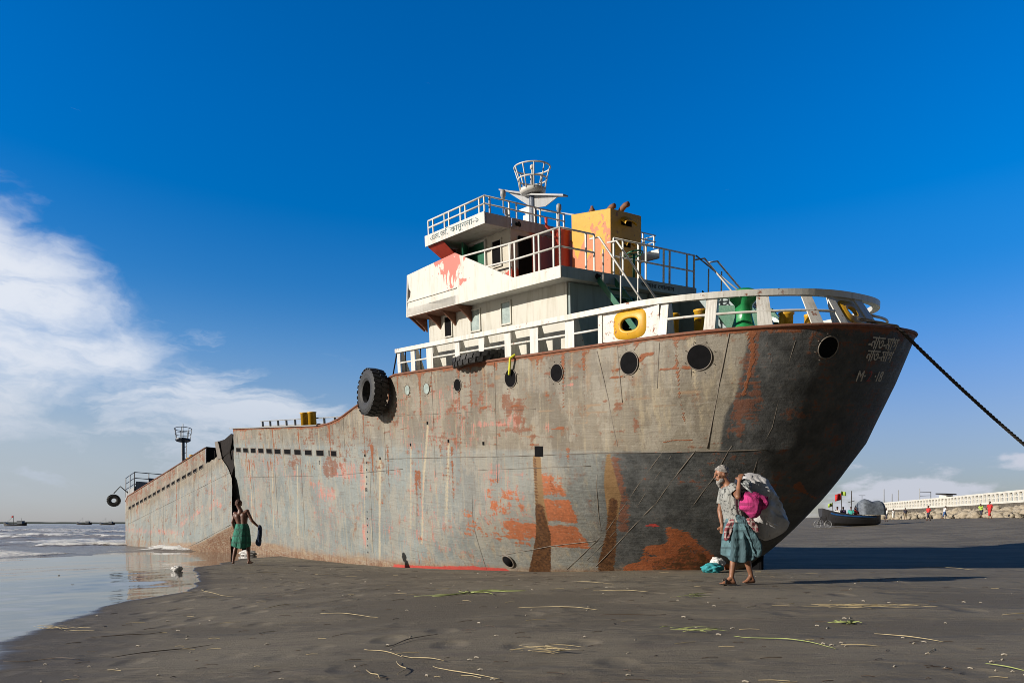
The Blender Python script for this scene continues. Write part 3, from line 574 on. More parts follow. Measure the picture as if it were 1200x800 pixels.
# top edge bar, decks, end bulkhead
m = MB(); pts = [(a, HB, float(ctop(a))) for a in np.linspace(30.5, 4.1, 80)] + [(float(plan(6.52, t)[0]), float(plan(6.52, t)[1]), 6.52) for t in np.linspace(0, 1, 40)]
pts += [(p[0], -p[1], p[2]) for p in pts[::-1][1:]]
m.tube(pts, .034, 6); m.build('deck_edge_bar', M['rust'], ship, True)
m = MB(); ring_ = [(float(a), float(b), 6.47) for a, b in zip(*plan(6.5, np.linspace(0, 1, 30)))]
m.prism([(14, HB - .02, 6.44), *[(p[0] + .02, p[1] - .02, 6.44) for p in ring_], *[(p[0] + .02, -p[1] + .02, 6.44) for p in ring_[::-1][1:]], (14, -HB + .02, 6.44)], (0, 0, .03)); m.build('main_deck', M['deck'], ship)
m = MB(); m.box(14.0, 30.35, -3.46, 3.46, 3.55, 3.6); m.box(13.95, 14.05, -3.4, 3.4, 3.5, 6.4); m.build('well_deck', M['deck'], ship)
m = MB(); m.add([(30.3, 3.44, 4.9), (30.3, -3.44, 4.9), (32.0, -3.44, -2.4), (32.0, 3.44, -2.4), (30.2, 3.44, 4.9), (30.2, -3.44, 4.9), (31.9, -3.44, -2.4), (31.9, 3.44, -2.4)], [(0, 1, 2, 3), (7, 6, 5, 4), (0, 3, 7, 4), (1, 5, 6, 2)])
m.build('torn_bulkhead', M['dark_steel'], ship)
m = MB(); m.box(16.2, 29.4, -2.4, 2.4, 3.6, 5.02); m.box(16.15, 29.45, -2.46, 2.46, 5.02, 5.09)
m.build('hatch_coaming', M['grey_steel'], ship)
m = MB(); m.tube([(16.2, 2.5, 5.32), (29.3, 2.5, 5.32)], .025, 6)
for a in np.arange(16.4, 29.4, 1.05): m.box(a, a + .05, 2.44, 2.54, 5.05, 5.32)
m.build('coaming_rail', M['grey_steel'], ship)
m = MB(); m.box(20.0, 30.9, 3.3, 3.58, 4.98, 5.02); m.build('bulwark_cap', M['grey_steel'], ship)
def bollard(a, b, c0, h, r, name='bollard', material='yellow', rel=None):
    m = MB(); m.lathe([(r, 0), (r, h - .05), (r * 1.15, h - .04), (r * 1.15, h), (r * .9, h + .01)], (a, b, c0), seg=20); m.cur = 1; m.box(a - r * 1.5, a + r * 1.5, b - r * 1.5, b + r * 1.5, c0 - .06, c0)
    o = m.build(name, [M[material], M['grey_steel']], ship); 
    if rel is not None: o.matrix_local = rel
    for p in o.data.polygons: p.use_smooth = p.material_index == 0 and len(p.vertices) == 4
    return o
bollard(23.2, 2.7, 4.6, .98, .17); bollard(22.4, 2.7, 4.6, .98, .17)

# portholes, freeing ports
def porthole(a, c, r, glass='black'):
    b = surf_b(a, c); da = .05; tb = (surf_b(a + da, c) - surf_b(a - da, c)); tz = surf_b(a, c + da) - surf_b(a, c - da)
    nrm = Vector((-tb, 2 * da, -tz)).normalized(); q = nrm.to_track_quat('Z', 'Y').to_matrix().to_4x4(); q.translation = Vector((a, b, c)) + nrm * .0
    m = MB(); m.torus((0, 0, .012), (0, 0, 1), r + .006, .012, 32, 8)
    for k in range(8): t = k * math.pi / 4 + .3; m.lathe([(.008, .0), (.008, .022)], (math.cos(t) * (r + .07), math.sin(t) * (r + .07), 0), seg=6)
    o = m.build('porthole', M['seam'], ship, True); o.matrix_local = q
    m = MB(); m.lathe([(r + .015, -.03), (r + .015, .014)], seg=32); g = m.build('porthole_glass', M[glass], o)
    return o
for a, c, r, g in [(13.08, 5.99, .15, 'pale_glass'), (11.96, 5.97, .16, 'pale_glass'), (10.32, 5.98, .17, 'black'), (7.94, 6.01, .225, 'black'), (6.21, 6.02, .205, 'black'), (3.97, 6.06, .235, 'black'), (2.38, 6.05, .24, 'black'), (.54, 6.12, .20, 'black')]: porthole(a, c, r, g)
def freeing_port(a, c, w_, h_, rel=None, b=HB, pr=0):
    m = MB()
    for x0, x1, z0, z1 in ((a - w_ - .03, a + w_ + .03, c + h_, c + h_ + .03), (a - w_ - .03, a + w_ + .03, c - h_ - .03, c - h_), (a - w_ - .03, a - w_, c - h_, c + h_), (a + w_, a + w_ + .03, c - h_, c + h_)): m.box(x0, x1, b - .04, b + .015 + pr, z0, z1)
    m.cur = 1; m.box(a - w_, a + w_, b - .06, b + .008 + pr, c - h_, c + h_)
    o = m.build('freeing_port', [M['seam'], M['black']], ship)
    if rel is not None: o.matrix_local = rel
    return o
for a in (29.9, 28.82, 27.72, 26.65, 25.58, 24.55, 23.39, 22.25, 21.13, 19.98, 18.83): freeing_port(a, 3.91, .34, .10)
m = MB(); m.box(6.75, 7.06, HB - .05, HB + .014, 4.03, 4.29); m.build('discharge_opening', M['black'], ship)
m = MB(); hc = Vector((8.95, surf_b(8.95, 1.0), 1.0)); m.torus(hc + Vector((0, .0, 0)), (-.12, 1, -.5), .20, .030, 28, 8); m.cur = 1; m.lathe([(.17, -.04), (.17, .03)], (0, 0, 0), seg=20)
nv = len(m.v) - 40; qq = Vector((-.12, 1, -.5)).normalized().to_track_quat('Z', 'Y').to_matrix()
for i in range(nv, len(m.v)): p = qq @ Vector(m.v[i]) + hc; m.v[i] = tuple(p)
m.build('mooring_ring', [M['seam'], M['black']], ship, True)
for a, c in ((15.1, 3.76), (13.05, 4.24), (12.0, 4.9), (10.9, 4.36), (16.2, 3.84), (9.2, 4.30)):
    m = MB(); m.box(a - .035, a + .035, HB - .03, HB + .012, c, c + .09); m.build('scupper', M['black'], ship)
# stern frame, rudder: hull shadow is put into the black of skeg and rudder
m = MB(); m.prism([(3.2, -.07, 1.6), (4.6, -.07, 1.5), (5.2, -.07, .4), (5.2, -.07, -.6), (4.2, -.07, -.6), (4.3, -.07, .4)], (0, .14, 0)); m.build('skeg', M['black'], ship)
m = MB(); m.prism([(2.85, -.05, 1.9), (3.1, -.05, 1.9), (3.1, -.05, .2), (2.8, -.05, .3)], (0, .1, 0)); m.lathe([(.07, .1), (.07, 2.6)], (2.9, 0, 0), seg=10); m.build('rudder', M['black'], ship)
m = MB(); m.lathe([(.05, 0), (.14, .1), (.1, .3)], (3.4, 0, .9), 'x', 12)
for k in range(4):
    t = k * math.pi / 2 + .5; m.prism([(3.5, .1 * math.cos(t), .9 + .1 * math.sin(t)), (3.42, .62 * math.cos(t - .25), .9 + .62 * math.sin(t - .25)), (3.55, .66 * math.cos(t + .2), .9 + .66 * math.sin(t + .2)), (3.62, .2 * math.cos(t + .5), .9 + .2 * math.sin(t + .5))], (.03, 0, 0))
m.build('propeller', M['rust'], ship)

# ---- forward half
def fore(o): o.matrix_local = REL; return o
def fs(c): return np.interp(c, [-2.6, -1.5, .6, 2.4, 2.9, 3.4, 3.97, 4.9], [.0, .0, .10, .05, .45, 1.0, 1.75, 1.75])
rws = list(np.linspace(-2.6, 3.95, 84)) + [('f', k / 10) for k in range(1, 11)]
NSf, NBf = 300, 60; VF = []
for rw in rws:
    c0 = rw if not isinstance(rw, tuple) else 3.95
    a1 = 21.0; s0 = fs(c0) + .05 * (vnoise(c0 * 5, 31.) - .5)
    if isinstance(rw, tuple): s0 = fs(3.95)
    a_s = s0 + (a1 - s0) * np.linspace(0, 1, NSf); L = np.interp(c0, [-2.6, 4.9], [2.2, 3.9]); n = 1.7
    th = np.linspace(0, np.pi / 2, NBf + 1)[1:]; aq = a1 + L * np.sin(th) ** (2 / n); bq = HB * np.cos(th) ** (2 / n)
    def topf(a): return np.where(a < 3.98, 3.96 + .03 * np.sin(a * 9), np.interp(a, [3.98, 20.6, 21.3, 26], [4.89, 4.88, 4.6, 4.62]))
    aa = np.r_[a_s, aq, aq[:-1][::-1], a_s[::-1]]; bb = np.r_[np.full(NSf, HB), bq, -bq[:-1][::-1], np.full(NSf, -HB)]
    cc = np.full(len(aa), c0) if not isinstance(rw, tuple) else 3.95 + (topf(aa) - 3.95) * rw[1]
    # turn of the bilge shows at the break
    bb = bb * np.interp(cc - np.interp(aa, [0, 8], [0, -.6]), [-2.0, -.9, -.05, .15], [.80, .90, .995, 1.0])
    VF.append(np.c_[aa, bb, cc])
VF = np.array(VF); rF, cF = VF.shape[:2]
VF[..., 1] += np.sign(VF[..., 1]) * (-.03 * fbm(VF[..., 0] * .7, VF[..., 2] * 1.1, 3) + .02)
PF = Paint(VF); a_, b_, c_ = PF.P.T
PF.add('rustwash', .12 + .25 * fbm(a_ * .5, c_ * .6, 3)); PF.add('pink', .15 + .3 * sstep(fbm(a_ * .35, c_ * .5 + 9, 3), .45, .65)); PF.add('rust', .55 * np.exp(-(4.89 - c_) / .08)); PF.add('rustwash', (.35 + .5 * fbm(a_ * .6, c_ * .2, 3)) * sstep(c_, 3.6, 4.6)); PF.add('pink', .5 * sstep(c_, 4.0, 4.5))
glf = -.95 - .0 * a_ + np.interp(a_, [0, 9, 21], [-.45, .85, 2.35]); glf = np.interp(a_, [0, 9, 21], [-1.45, -.1, 1.6])
PF.add('scum', (1 - .5 * sstep(a_, 6, 12)) * np.exp(-np.maximum(c_ - glf - .1, 0) / .28)); PF.add('scum', sstep(c_ - np.interp(a_, [0, 5, 12], [-.02, -.35, -.6]), .06, -.10) * sstep(a_, 12, 3) * 1.1)
PF.add('rustwash', .6 * np.exp(-np.maximum(c_ - glf, 0) / .6)); PF.add('pink', .65 * np.exp(-((c_ - glf - .8) / .35) ** 2) * sstep(a_, 5, 9))
for i in range(60):
    a = rr_.uniform(1, 21); c1 = rr_.choice([4.8, 3.8, 3.0]); c2 = c1 - rr_.uniform(.5, 2.8)
    PF.line(rr_.choice(['rust', 'pale', 'pale', 'stain']), [(a, HB, c1), (a + .05, HB, c2)], [rr_.uniform(.05, .12), .04], rr_.uniform(.35, .75))
for a, c1, c2 in [(11.2, 3.4, .4), (7.8, 3.2, .3), (14.6, 3.4, .9), (4.2, 2.6, 1.2)]: PF.line('pale', [(a, HB, c1), (a + .1, HB, c2)], [.07, .05], .7)
for p0, p1 in [((6.3, HB, 1.2), (4.4, HB, 1.6)), ((8.4, HB, 1.0), (7, HB, 1.3)), ((3.4, HB, 1.3), (2.2, HB, 1.6)), ((2.8, HB, 1.6), (1.6, HB, 1.2))]: PF.line('pale', [p0, p1], [.06, .04], .62); PF.line('pink', [p0, p1], [.2, .16], .7)
PF.add('cool', sstep(c_ + .5 * (fbm(a_ * .5, c_) - .5), 3.6, 2.9)); PF.add('tone', _perm[(np.floor(a_ / 2.9)).astype(int) & 255, (np.floor((c_ + 1) / 1.4)).astype(int) & 255])
hf = MB(); hf.v = [tuple(p) for p in VF.reshape(-1, 3).tolist()]
hf.f = [(i * cF + j, i * cF + j + 1, (i + 1) * cF + j + 1, (i + 1) * cF + j) for i in range(rF - 1) for j in range(cF - 1)]; hf.mi = [0] * len(hf.f); hf.cur = 1
for a in np.arange(3.0, 21, 2.9): hf.tube([(a, HB + .012, 3.7), (a + .03, HB + .012, .5)], .006, 5)
hf.tube([(.3, HB + .012, 2.75), (20.5, HB + .012, 2.78)], .008, 5); hf.tube([(.35, HB + .0, .02), (2.5, HB + .0, -.12), (5, HB, -.30), (8, HB, -.45)], .018, 5)
hull2 = fore(hf.build('bow_hull', [M['hull'], M['seam']], ship)); setlayers(hull2.data, PF, len(hull2.data.vertices)); hull2.data.polygons.foreach_set('use_smooth', [True] * len(hull2.data.polygons))
m = MB(); m.tube([(4.0, HB, 4.89), (20.6, HB, 4.88), (21.3, HB - .02, 4.6)], .05, 6); m.build('bow_edge_bar', M['rust'], ship, True).matrix_local = REL
m = MB(); m.box(.9, 21, -3.44, 3.44, 3.86, 3.92); m.add([(.9, 3.4, 3.9), (.9, -3.4, 3.9), (.8, -3.3, -2.4), (.8, 3.3, -2.4)], [(0, 1, 2, 3)]); fore(m.build('bow_deck', M['dark_steel'], ship))
m = MB(); m.box(3.93, 4.0, 2.3, 3.47, 3.95, 4.95); m.box(2.6, 2.66, 2.4, 3.46, 3.95, 4.45); m.box(2.0, 4.0, 2.35, 2.4, 3.95, 4.4); fore(m.build('bulwark_end_plate', M['dark_steel'], ship))  # aft-facing plates, their shade put into the near-black colour
# torn shell plates standing in the break
m = MB(); m.prism([(1.95, 3.55, 3.8), (1.35, 3.55, 3.75), (1.72, 3.62, 4.75), (2.2, 3.62, 4.80)], (0, -.05, 0)); m.cur = 1
m.prism([(1.7, 3.50, 3.75), (.35, 3.44, 3.95), (.05, 3.44, 4.7), (.35, 3.42, 4.86), (1.1, 3.48, 4.72), (1.95, 3.50, 4.80)], (.1, -.5, .02))
m.prism([(1.6, 3.46, 3.85), (1.1, 3.47, 3.2), (.55, 3.47, 2.7), (.25, 3.47, 2.55), (.0, 3.42, 3.0), (.1, 3.42, 3.95)], (.1, -.4, 0))
m.tube([(.1, 3.5, 3.4), (.15, 3.55, 3.8), (.0, 3.5, 4.3)], .05, 6)
fore(m.build('torn_plate', [M['seam'], M['dark_steel']], ship))
for k in range(16): freeing_port(4.67 + k * (19.93 - 4.67) / 15, 3.9 + .01, .30, .085, REL, pr=.022)
bollard(8.7, 2.7, 4.1, 1.45, .17, rel=REL); bollard(9.3, 2.7, 4.1, 1.40, .17, rel=REL)
# forecastle
m = MB(); m.box(20.9, 23.6, -2.9, 3.0, 4.0, 5.75); m.box(20.9, 21.3, -2.2, 2.0, 5.7, 6.45); m.box(20.85, 20.9, 2.2, 2.9, 4.4, 6.1); fore(m.build('forecastle', M['grey_steel'], ship, bevel=.05))
m = MB(); m.box(19.2, 20.5, .6, 2.3, 3.9, 5.35); m.lathe([(.4, 0), (.4, 1.8)], (19.9, -.4, 4.9), 'y', 16); m.lathe([(.3, 0), (.55, .05), (.55, .15), (.3, .2)], (19.9, 1.6, 4.9), 'y', 16); fore(m.build('anchor_windlass', M['blue_grey'], ship))
m = MB()
rail_pts = [(23.4, 3.0), (20.9, 3.0), (20.9, -2.9), (23.4, -2.9)]
for (x0, y0), (x1, y1) in zip(rail_pts[:-1], rail_pts[1:]):
    for h in (5.9, 6.35, 6.8): m.tube([(x0, y0, h), (x1, y1, h)], .03, 6)
    nn = max(2, int(math.hypot(x1 - x0, y1 - y0) / .9))
    for k in range(nn + 1): x = x0 + (x1 - x0) * k / nn; y = y0 + (y1 - y0) * k / nn; m.tube([(x, y, 5.3), (x, y, 6.8)], .035, 6)
m.box(20.86, 20.94, -1.5, 2.9, 5.35, 6.1)
fore(m.build('forecastle_rail', M['blue_grey'], ship))
m = MB()   # bow mast: lattice pole, platform and small railing
m.tube([(19.4, 0, 3.9), (19.45, 0, 9.3)], .13, 8)
for k in range(10): m.box(19.2, 19.65, -.22, -.18, 4.5 + k * .48, 4.53 + k * .48)
m.tube([(19.25, -.2, 4), (19.25, -.2, 9.2)], .03, 6)
m.lathe([(.50, 9.25), (.55, 9.3), (.55, 9.38), (.4, 9.4)], (19.45, 0, 0), seg=14)
for k in range(7): t = k * 2 * math.pi / 7; m.tube([(19.45 + .5 * math.cos(t), .5 * math.sin(t), 9.35), (19.45 + .62 * math.cos(t), .62 * math.sin(t), 10.2)], .025, 5)
m.torus((19.45, 0, 10.2), (0, 0, 1), .62, .025, 20, 5); m.torus((19.45, 0, 9.8), (0, 0, 1), .56, .02, 20, 5); m.tube([(19.45, 0, 9.3), (19.45, 0, 10.6)], .03, 6)
fore(m.build('bow_mast', M['blue_grey'], ship))
# ------------------------------------------------------------------ deck house
def win(parent, a0, a1, b, c0, c1, glass, name='window', frame_='cream', t=.05, face='port'):
    """frame with a recessed pane, on the port face (b const) or the aft face (a const: a0,a1 are then b values)"""
    m = MB(); P = (lambda u0, u1, d0, d1, z0, z1: m.box(u0, u1, b + d0, b + d1, z0, z1)) if face == 'port' else (lambda u0, u1, d0, d1, z0, z1: m.box(b - d1, b - d0, u0, u1, z0, z1))
    lo, hi = min(a0, a1), max(a0, a1)
    P(lo - .04, hi + .04, -.02, .035, c1, c1 + .04); P(lo - .04, hi + .04, -.02, .045, c0 - .04, c0); P(lo - .04, lo, -.02, .035, c0, c1); P(hi, hi + .04, -.02, .035, c0, c1)
    o = m.build(name, M[frame_], parent)
    m = MB(); P(lo, hi, -.02, .006, c0, c1); m.build('pane', M[glass], o)
    return o
m = MB(); m.prism([(6.46, 2.9, 6.46), (6.46, 2.9, 8.2), (12.62, 2.9, 8.2), (12.62, 2.9, 6.46)], (0, -5.8, 0)); house = m.build('deckhouse', M['cream'], ship)
m = MB(); m.box(6.38, 6.455, -.0, 2.86, 6.48, 8.18); m.build('aft_wall', M['teal_grey'], ship)
m = MB(); m.box(6.30, 6.38, -2.86, -.05, 6.48, 8.18); m.box(4.6, 6.3, -2.86, -1.3, 6.48, 8.1); m.build('engine_casing', M['teal_grey'], ship)
win(house, 11.70, 11.36, 2.9, 7.50, 8.05, 'black'); win(house, 10.38, 9.96, 2.9, 7.5, 8.05, 'pale_glass'); win(house, 8.97, 8.60, 2.9, 7.52, 8.06, 'pale_glass')
d = win(ship, .55, 1.35, 6.38, 6.55, 8.0, 'black', 'door_opening', 'green', face='aft'); win(ship, -.9, -.2, 6.30, 6.55, 7.95, 'black', 'door_opening', 'green', face='aft')
# bridge deck
m = MB()
outl = [(6.05, 3.47), (7.8, 3.42), (10.2, 3.5), (12.9, 3.5), (13.0, 3.2), (13.0, -3.3), (12.9, -3.5), (7.8, -3.5), (7.8, -1.66), (6.05, -1.66)]
m.prism([(a, b, 8.2) for a, b in outl], (0, 0, .22)); m.build('bridge_deck', M['white'], ship)
m = MB(); m.box(6.02, 6.05, -1.66, 3.47, 8.18, 8.43); m.build('deck_edge_plate', M['teal_grey'], ship)
for y in (2.3, .8): 
    m = MB(); m.torus((6.01, y - (.0 if y > 1 else 1.5), 8.31), (1, 0, 0), .05, .02, 14, 6); m.tube([(6.02, y, 8.31), (5.93, y, 8.31)], .04, 8); m.build('deck_lamp', M['dark_steel'], ship, True)
    break
# bridge wing bulwark, port: vertical side with an upper strake, notch at its forward end
def wing(sgn_):
    m = MB(); t = .04
    B0 = 3.5 * sgn_
    poly = [(12.92, B0, 8.18), (12.78, B0, 8.68), (12.66, B0, 8.75), (12.62, B0, 8.9), (12.72, B0, 9.0), (12.74, B0, 9.40), (10.22, B0, 9.54), (10.27, B0, 8.18)]
    m.prism(poly, (0, -t * sgn_, 0))
    m.prism([(10.22, B0, 9.54), (10.27, B0, 8.18), (7.80, (3.46) * sgn_, 8.18), (7.80, 3.46 * sgn_, 8.47)], (0, -t * sgn_, 0))
    m.prism([(7.80, 3.46 * sgn_, 8.18), (7.80, 3.46 * sgn_, 8.47), (6.03, 3.50 * sgn_, 8.43), (6.03, 3.50 * sgn_, 8.16)], (0, -t * sgn_, 0))
    m.box(10.2, 12.8, min(B0 + .0 * sgn_, B0 + .03 * sgn_), max(B0, B0 + .03 * sgn_), 8.60, 8.63)
    if sgn_ > 0: m.prism([(12.74, 3.5, 9.40), (12.90, 3.5, 8.18), (12.9, -3.5, 8.18), (12.74, -3.5, 9.40)], (.05, 0, 0))
    return m.build('bridge_bulwark', M['wing_bulwark'], ship)
wing(1); wing(-1)
m = MB()  # brackets under the wing
for a in (12.75, 12.0, 11.2, 10.4): m.prism([(a, 3.45, 8.2), (a, 2.9, 8.2), (a, 2.9, 7.75), (a, 3.05, 7.9)], (-.06, 0, 0))
m.prism([(12.9, 3.48, 8.195), (10.3, 3.48, 8.195), (10.3, 2.92, 8.15), (12.9, 2.92, 8.15)], (0, 0, -.03)); m.prism([(12.9, 3.47, 8.2), (12.9, 2.9, 7.78), (12.9, 2.9, 8.2)], (-.05, 0, 0))
m.build('wing_bracket', M['rust'], ship)
# wheelhouse
m = MB(); m.prism([(8.84, 2.64, 8.42), (8.84, 2.64, 10.0), (11.45, 2.64, 10.0), (11.45, 2.64, 8.42)], (0, -5.28, 0)); wh = m.build('wheelhouse', M['wheelhouse'], ship)
m = MB(); m.box(8.80, 8.838, -2.6, 2.6, 9.99, 10.26); m.box(8.80, 8.838, 2.64, 3.47, 9.99, 10.26); m.build('aft_fascia', M['purple_grey'], ship)
win(wh, 11.15, 10.80, 2.64, 9.25, 9.72, 'black'); win(wh, 9.62, 9.25, 2.64, 9.15, 9.80, 'black')
m = MB(); m.prism([(10.72, 2.66, 8.45), (10.72, 2.66, 9.92), (10.45, 3.05, 9.92), (10.45, 3.05, 8.45)], (.03, .03, 0)); m.box(9.95, 10.7, 2.64, 2.66, 8.45, 9.9); dr = m.build('door', M['green'], wh)
m = MB(); m.box(10.45, 10.75, 2.66, 2.69, 9.88, 9.93); m.box(9.9, 9.95, 2.64, 2.70, 8.45, 9.93); m.box(9.9, 10.75, 2.64, 2.70, 9.9, 9.94); m.build('door_frame', M['white'], dr)
m = MB(); m.box(8.80, 8.836, 1.93, 2.38, 8.50, 9.84); m.build('doorway', M['black'], wh)
# roof
m = MB(); m.prism([(8.84, 3.5, 10.0), (11.62, 3.5, 10.0), (11.75, 2.6, 10.0), (11.75, -2.6, 10.0), (11.62, -3.5, 10.0), (8.84, -3.5, 10.0)], (0, 0, .06)); m.build('roof', M['white'], ship)
m = MB(); m.box(8.80, 11.66, 3.5, 3.53, 9.985, 10.28); m.box(8.80, 11.66, -3.53, -3.5, 9.985, 10.28); m.box(11.75, 11.78, -2.6, 2.6, 9.985, 10.28); m.build('name_board', M['white'], ship)
m = MB(); m.prism([(11.6, 3.48, 9.98), (10.8, 3.48, 9.98), (10.8, 2.66, 9.35), (11.4, 2.66, 9.35)], (0, -.03, -.02)); m.prism([(11.55, 3.45, 9.98), (11.40, 2.66, 9.3), (11.4, 2.66, 9.98)], (-.05, 0, 0)); m.build('wing_bracket', M['redlead'], ship)
def railing(name, pts, posts, h, material, parent, heights=(1.0, .52), r=.026, pr=.024, thick=.04):
    """pts: polyline of the rail foot; posts: list of fractions along it"""
    m = MB(); P = [Vector(p) for p in pts]; up = Vector((0, 0, 1))
    for hh in heights: m.tube([tuple(p + up * h * hh) for p in P], r, 6)
    o = m.build(name, M[material], parent, True)
    L = [0]; 
    for i in range(1, len(P)): L.append(L[-1] + (P[i] - P[i - 1]).length)
    for f_ in posts:
        d = f_ * L[-1]; i = max(0, min(len(P) - 2, next((j for j in range(len(P) - 1) if L[j + 1] >= d - 1e-6), len(P) - 2)))
        q = P[i].lerp(P[i + 1], (d - L[i]) / max(L[i + 1] - L[i], 1e-6)); mm = MB(); mm.box(q.x - thick * .6, q.x + thick * .6, q.y - .014, q.y + .014, q.z, q.z + h); mm.build('rail_post', M[material], o)
    return o
def fr(vals, a, b): return [(v - a) / (b - a) for v in vals]
railing('roof_rail', [(11.55, 3.46, 10.28), (8.86, 3.46, 10.28)], fr([11.55, 11.3, 10.72, 10.5, 9.95, 9.72, 9.1, 8.88], 11.55, 8.86), .40, 'white', ship)
railing('roof_rail', [(8.86, 3.46, 10.28), (8.86, .6, 10.28)], fr([3.3, 2.65, 2.4, 1.75, 1.55, .9, .65], 3.46, .6), .40, 'white', ship, r=.02)
railing('roof_rail', [(8.86, -.6, 10.28), (8.86, -3.4, 10.28), (11.5, -3.4, 10.28)], [0, .1, .2, .3, .4, .5, .6, .7, .8, .9, 1], .40, 'white', ship, r=.02)
railing('bridge_deck_rail', [(9.95, 3.46, 8.53), (7.85, 3.42, 8.45), (6.08, 3.46, 8.42)], fr([7.95, 7.75, 7.0, 6.82, 6.3, 6.08], 9.95, 6.08), .86, 'white', ship)
railing('bridge_deck_rail', [(6.08, 3.46, 8.42), (6.08, 2.33, 8.42)], [0, .75, 1], .86, 'white', ship, r=.022)
railing('bridge_deck_rail', [(6.08, 1.64, 8.42), (6.08, -1.64, 8.42)], fr([1.64, 1.3, .72, .42, -.3, -.55, -1.3, -1.62], 1.64, -1.64), .88, 'white', ship, r=.022)
for b0 in (3.0, 1.1):
    pass
# mast, crosstree and crow's nest
m = MB(); m.cur = 1; m.lathe([(.13, 10.05), (.12, 11.0), (.11, 11.88)], (10.9, 0, 0), seg=16); m.cur = 0; m.box(11.0, 11.28, -.09, .09, 10.06, 11.3); m.prism([(10.98, -.03, 11.55), (11.55, -.03, 11.55), (10.98, -.03, 11.2)], (0, .06, 0)); mast = m.build('mast', [M['white'], M['blue_grey']], ship)
m = MB(); m.prism([(12.45, .1, 12.36), (10.9, .22, 11.80), (9.45, .1, 11.42), (9.45, -.1, 11.42), (10.9, -.22, 11.80), (12.45, -.1, 12.36)], (0, 0, .05)); m.prism([(12.2, 0, 12.3), (10.9, 0, 11.82), (9.7, 0, 11.5), (10.3, 0, 11.35), (10.9, 0, 11.45)], (0, .03, 0)); m.build('crosstree', M['grey_steel'], mast)
m = MB(); m.prism([(10.6, .12, 11.3), (10.6, -.12, 11.3), (8.95, -.05, 10.75), (8.95, .05, 10.75)], (0, 0, .04)); m.build('crosstree', M['grey_steel'], mast)
m = MB(); m.lathe([(.32, 11.85), (.40, 11.90), (.40, 12.0), (.37, 12.0), (.37, 11.92), (.0, 11.91)], (10.9, 0, 0), seg=24)
for rz, hz in ((.45, 12.28), (.56, 12.62)): m.torus((10.9, 0, hz), (0, 0, 1), rz, .024, 28, 6)
for k in range(10): t = k * math.pi / 5; m.tube([(10.9 + .39 * math.cos(t), .39 * math.sin(t), 11.95), (10.9 + .45 * math.cos(t), .45 * math.sin(t), 12.28), (10.9 + .56 * math.cos(t), .56 * math.sin(t), 12.62)], .022, 5)
m.tube([(10.9, 0, 11.9), (10.9, 0, 12.6)], .03, 6); m.lathe([(.05, 12.58), (.07, 12.6), (.07, 12.68), (.03, 12.72)], (10.9, 0, 0), seg=10); m.build('crows_nest', M['white'], mast, True)
for (a, b, c) in [(9.0, 2.73, 10.75), (9.0, 2.6, 10.3), (8.95, .75, 10.72), (8.95, 3.25, 10.72)][:3]:
    m = MB(); m.lathe([(.05, 0), (.05, .06), (.075, .08), (.075, .2), (.04, .24)], (a, b, c), seg=12); m.tube([(a, b, c - .35), (a, b, c)], .02, 6); m.build('navigation_light', M['grey_steel'], ship, True)
m = MB(); m.tube([(8.80, 2.45, 10.12), (8.70, 2.45, 10.1)], .05, 8); m.torus((8.70, 2.45, 10.1), (1, .3, -.3), .055, .025, 14, 6); m.build('deck_lamp', M['dark_steel'], ship, True)
# tank beside the funnel
m = MB(); m.lathe([(.24, 8.42), (.24, 9.95), (.27, 9.97), (.27, 10.05), (.2, 10.08)], (8.35, 1.25, 0), seg=20); m.tube([(8.35, 1.5, 9.9), (8.4, 1.75, 10.1), (8.4, 1.75, 10.3)], .04, 6); m.build('air_tank', M['redlead'], ship, True)
# funnel
m = MB(); fb0, fb1 = 1.18, -.02
m.hexa([(6.6, fb0, 8.42), (8.0, fb0, 8.42), (8.0, fb1, 8.42), (6.6, fb1, 8.42)], [(6.6, fb0, 10.20), (8.02, fb0, 10.38), (8.02, fb1, 10.38), (6.6, fb1, 10.20)]); fun = m.build('funnel', M['funnel'], ship, bevel=.015)
for a, b, k in [(7.85, .55, 0), (7.35, .55, 1), (7.05, .35, 1)]:
    m = MB()
    if k: m.tube([(a, b, 10.15), (a, b, 10.28), (a - .07, b, 10.38), (a - .20, b, 10.46), (a - .32, b, 10.47)], [.075, .075, .075, .072, .07], 12)
    else: m.tube([(a, b, 10.2), (a, b, 10.56)], .08, 12); m.lathe([(.08, 10.50), (.095, 10.52), (.07, 10.58), (.04, 10.62), (.04, 10.66)], (a, b, 0), seg=12)
    m.build('exhaust_pipe', M['rust'], fun, True)
for zc, w2 in ((9.98, .22), (9.45, .17)):
    m = MB(); n_ = 9
    for i in range(n_ - 1):
        t0, t1 = [math.pi * (k / (n_ - 1)) for k in (i, i + 1)]
        p = [(6.58, .58 - w2 * math.cos(t), zc + .10 * math.sin(t)) for t in (t0, t1)]; q = [(6.42, y, z - .12) for _, y, z in p]
        m.prism([p[0], p[1], q[1], q[0]], (.01, 0, -.02))
    m.cur = 1; m.box(6.585, 6.596, .58 - w2 * .9, .58 + w2 * .9, zc - .12, zc); m.build('vent_hood', [M['yellow'], M['black']], fun)
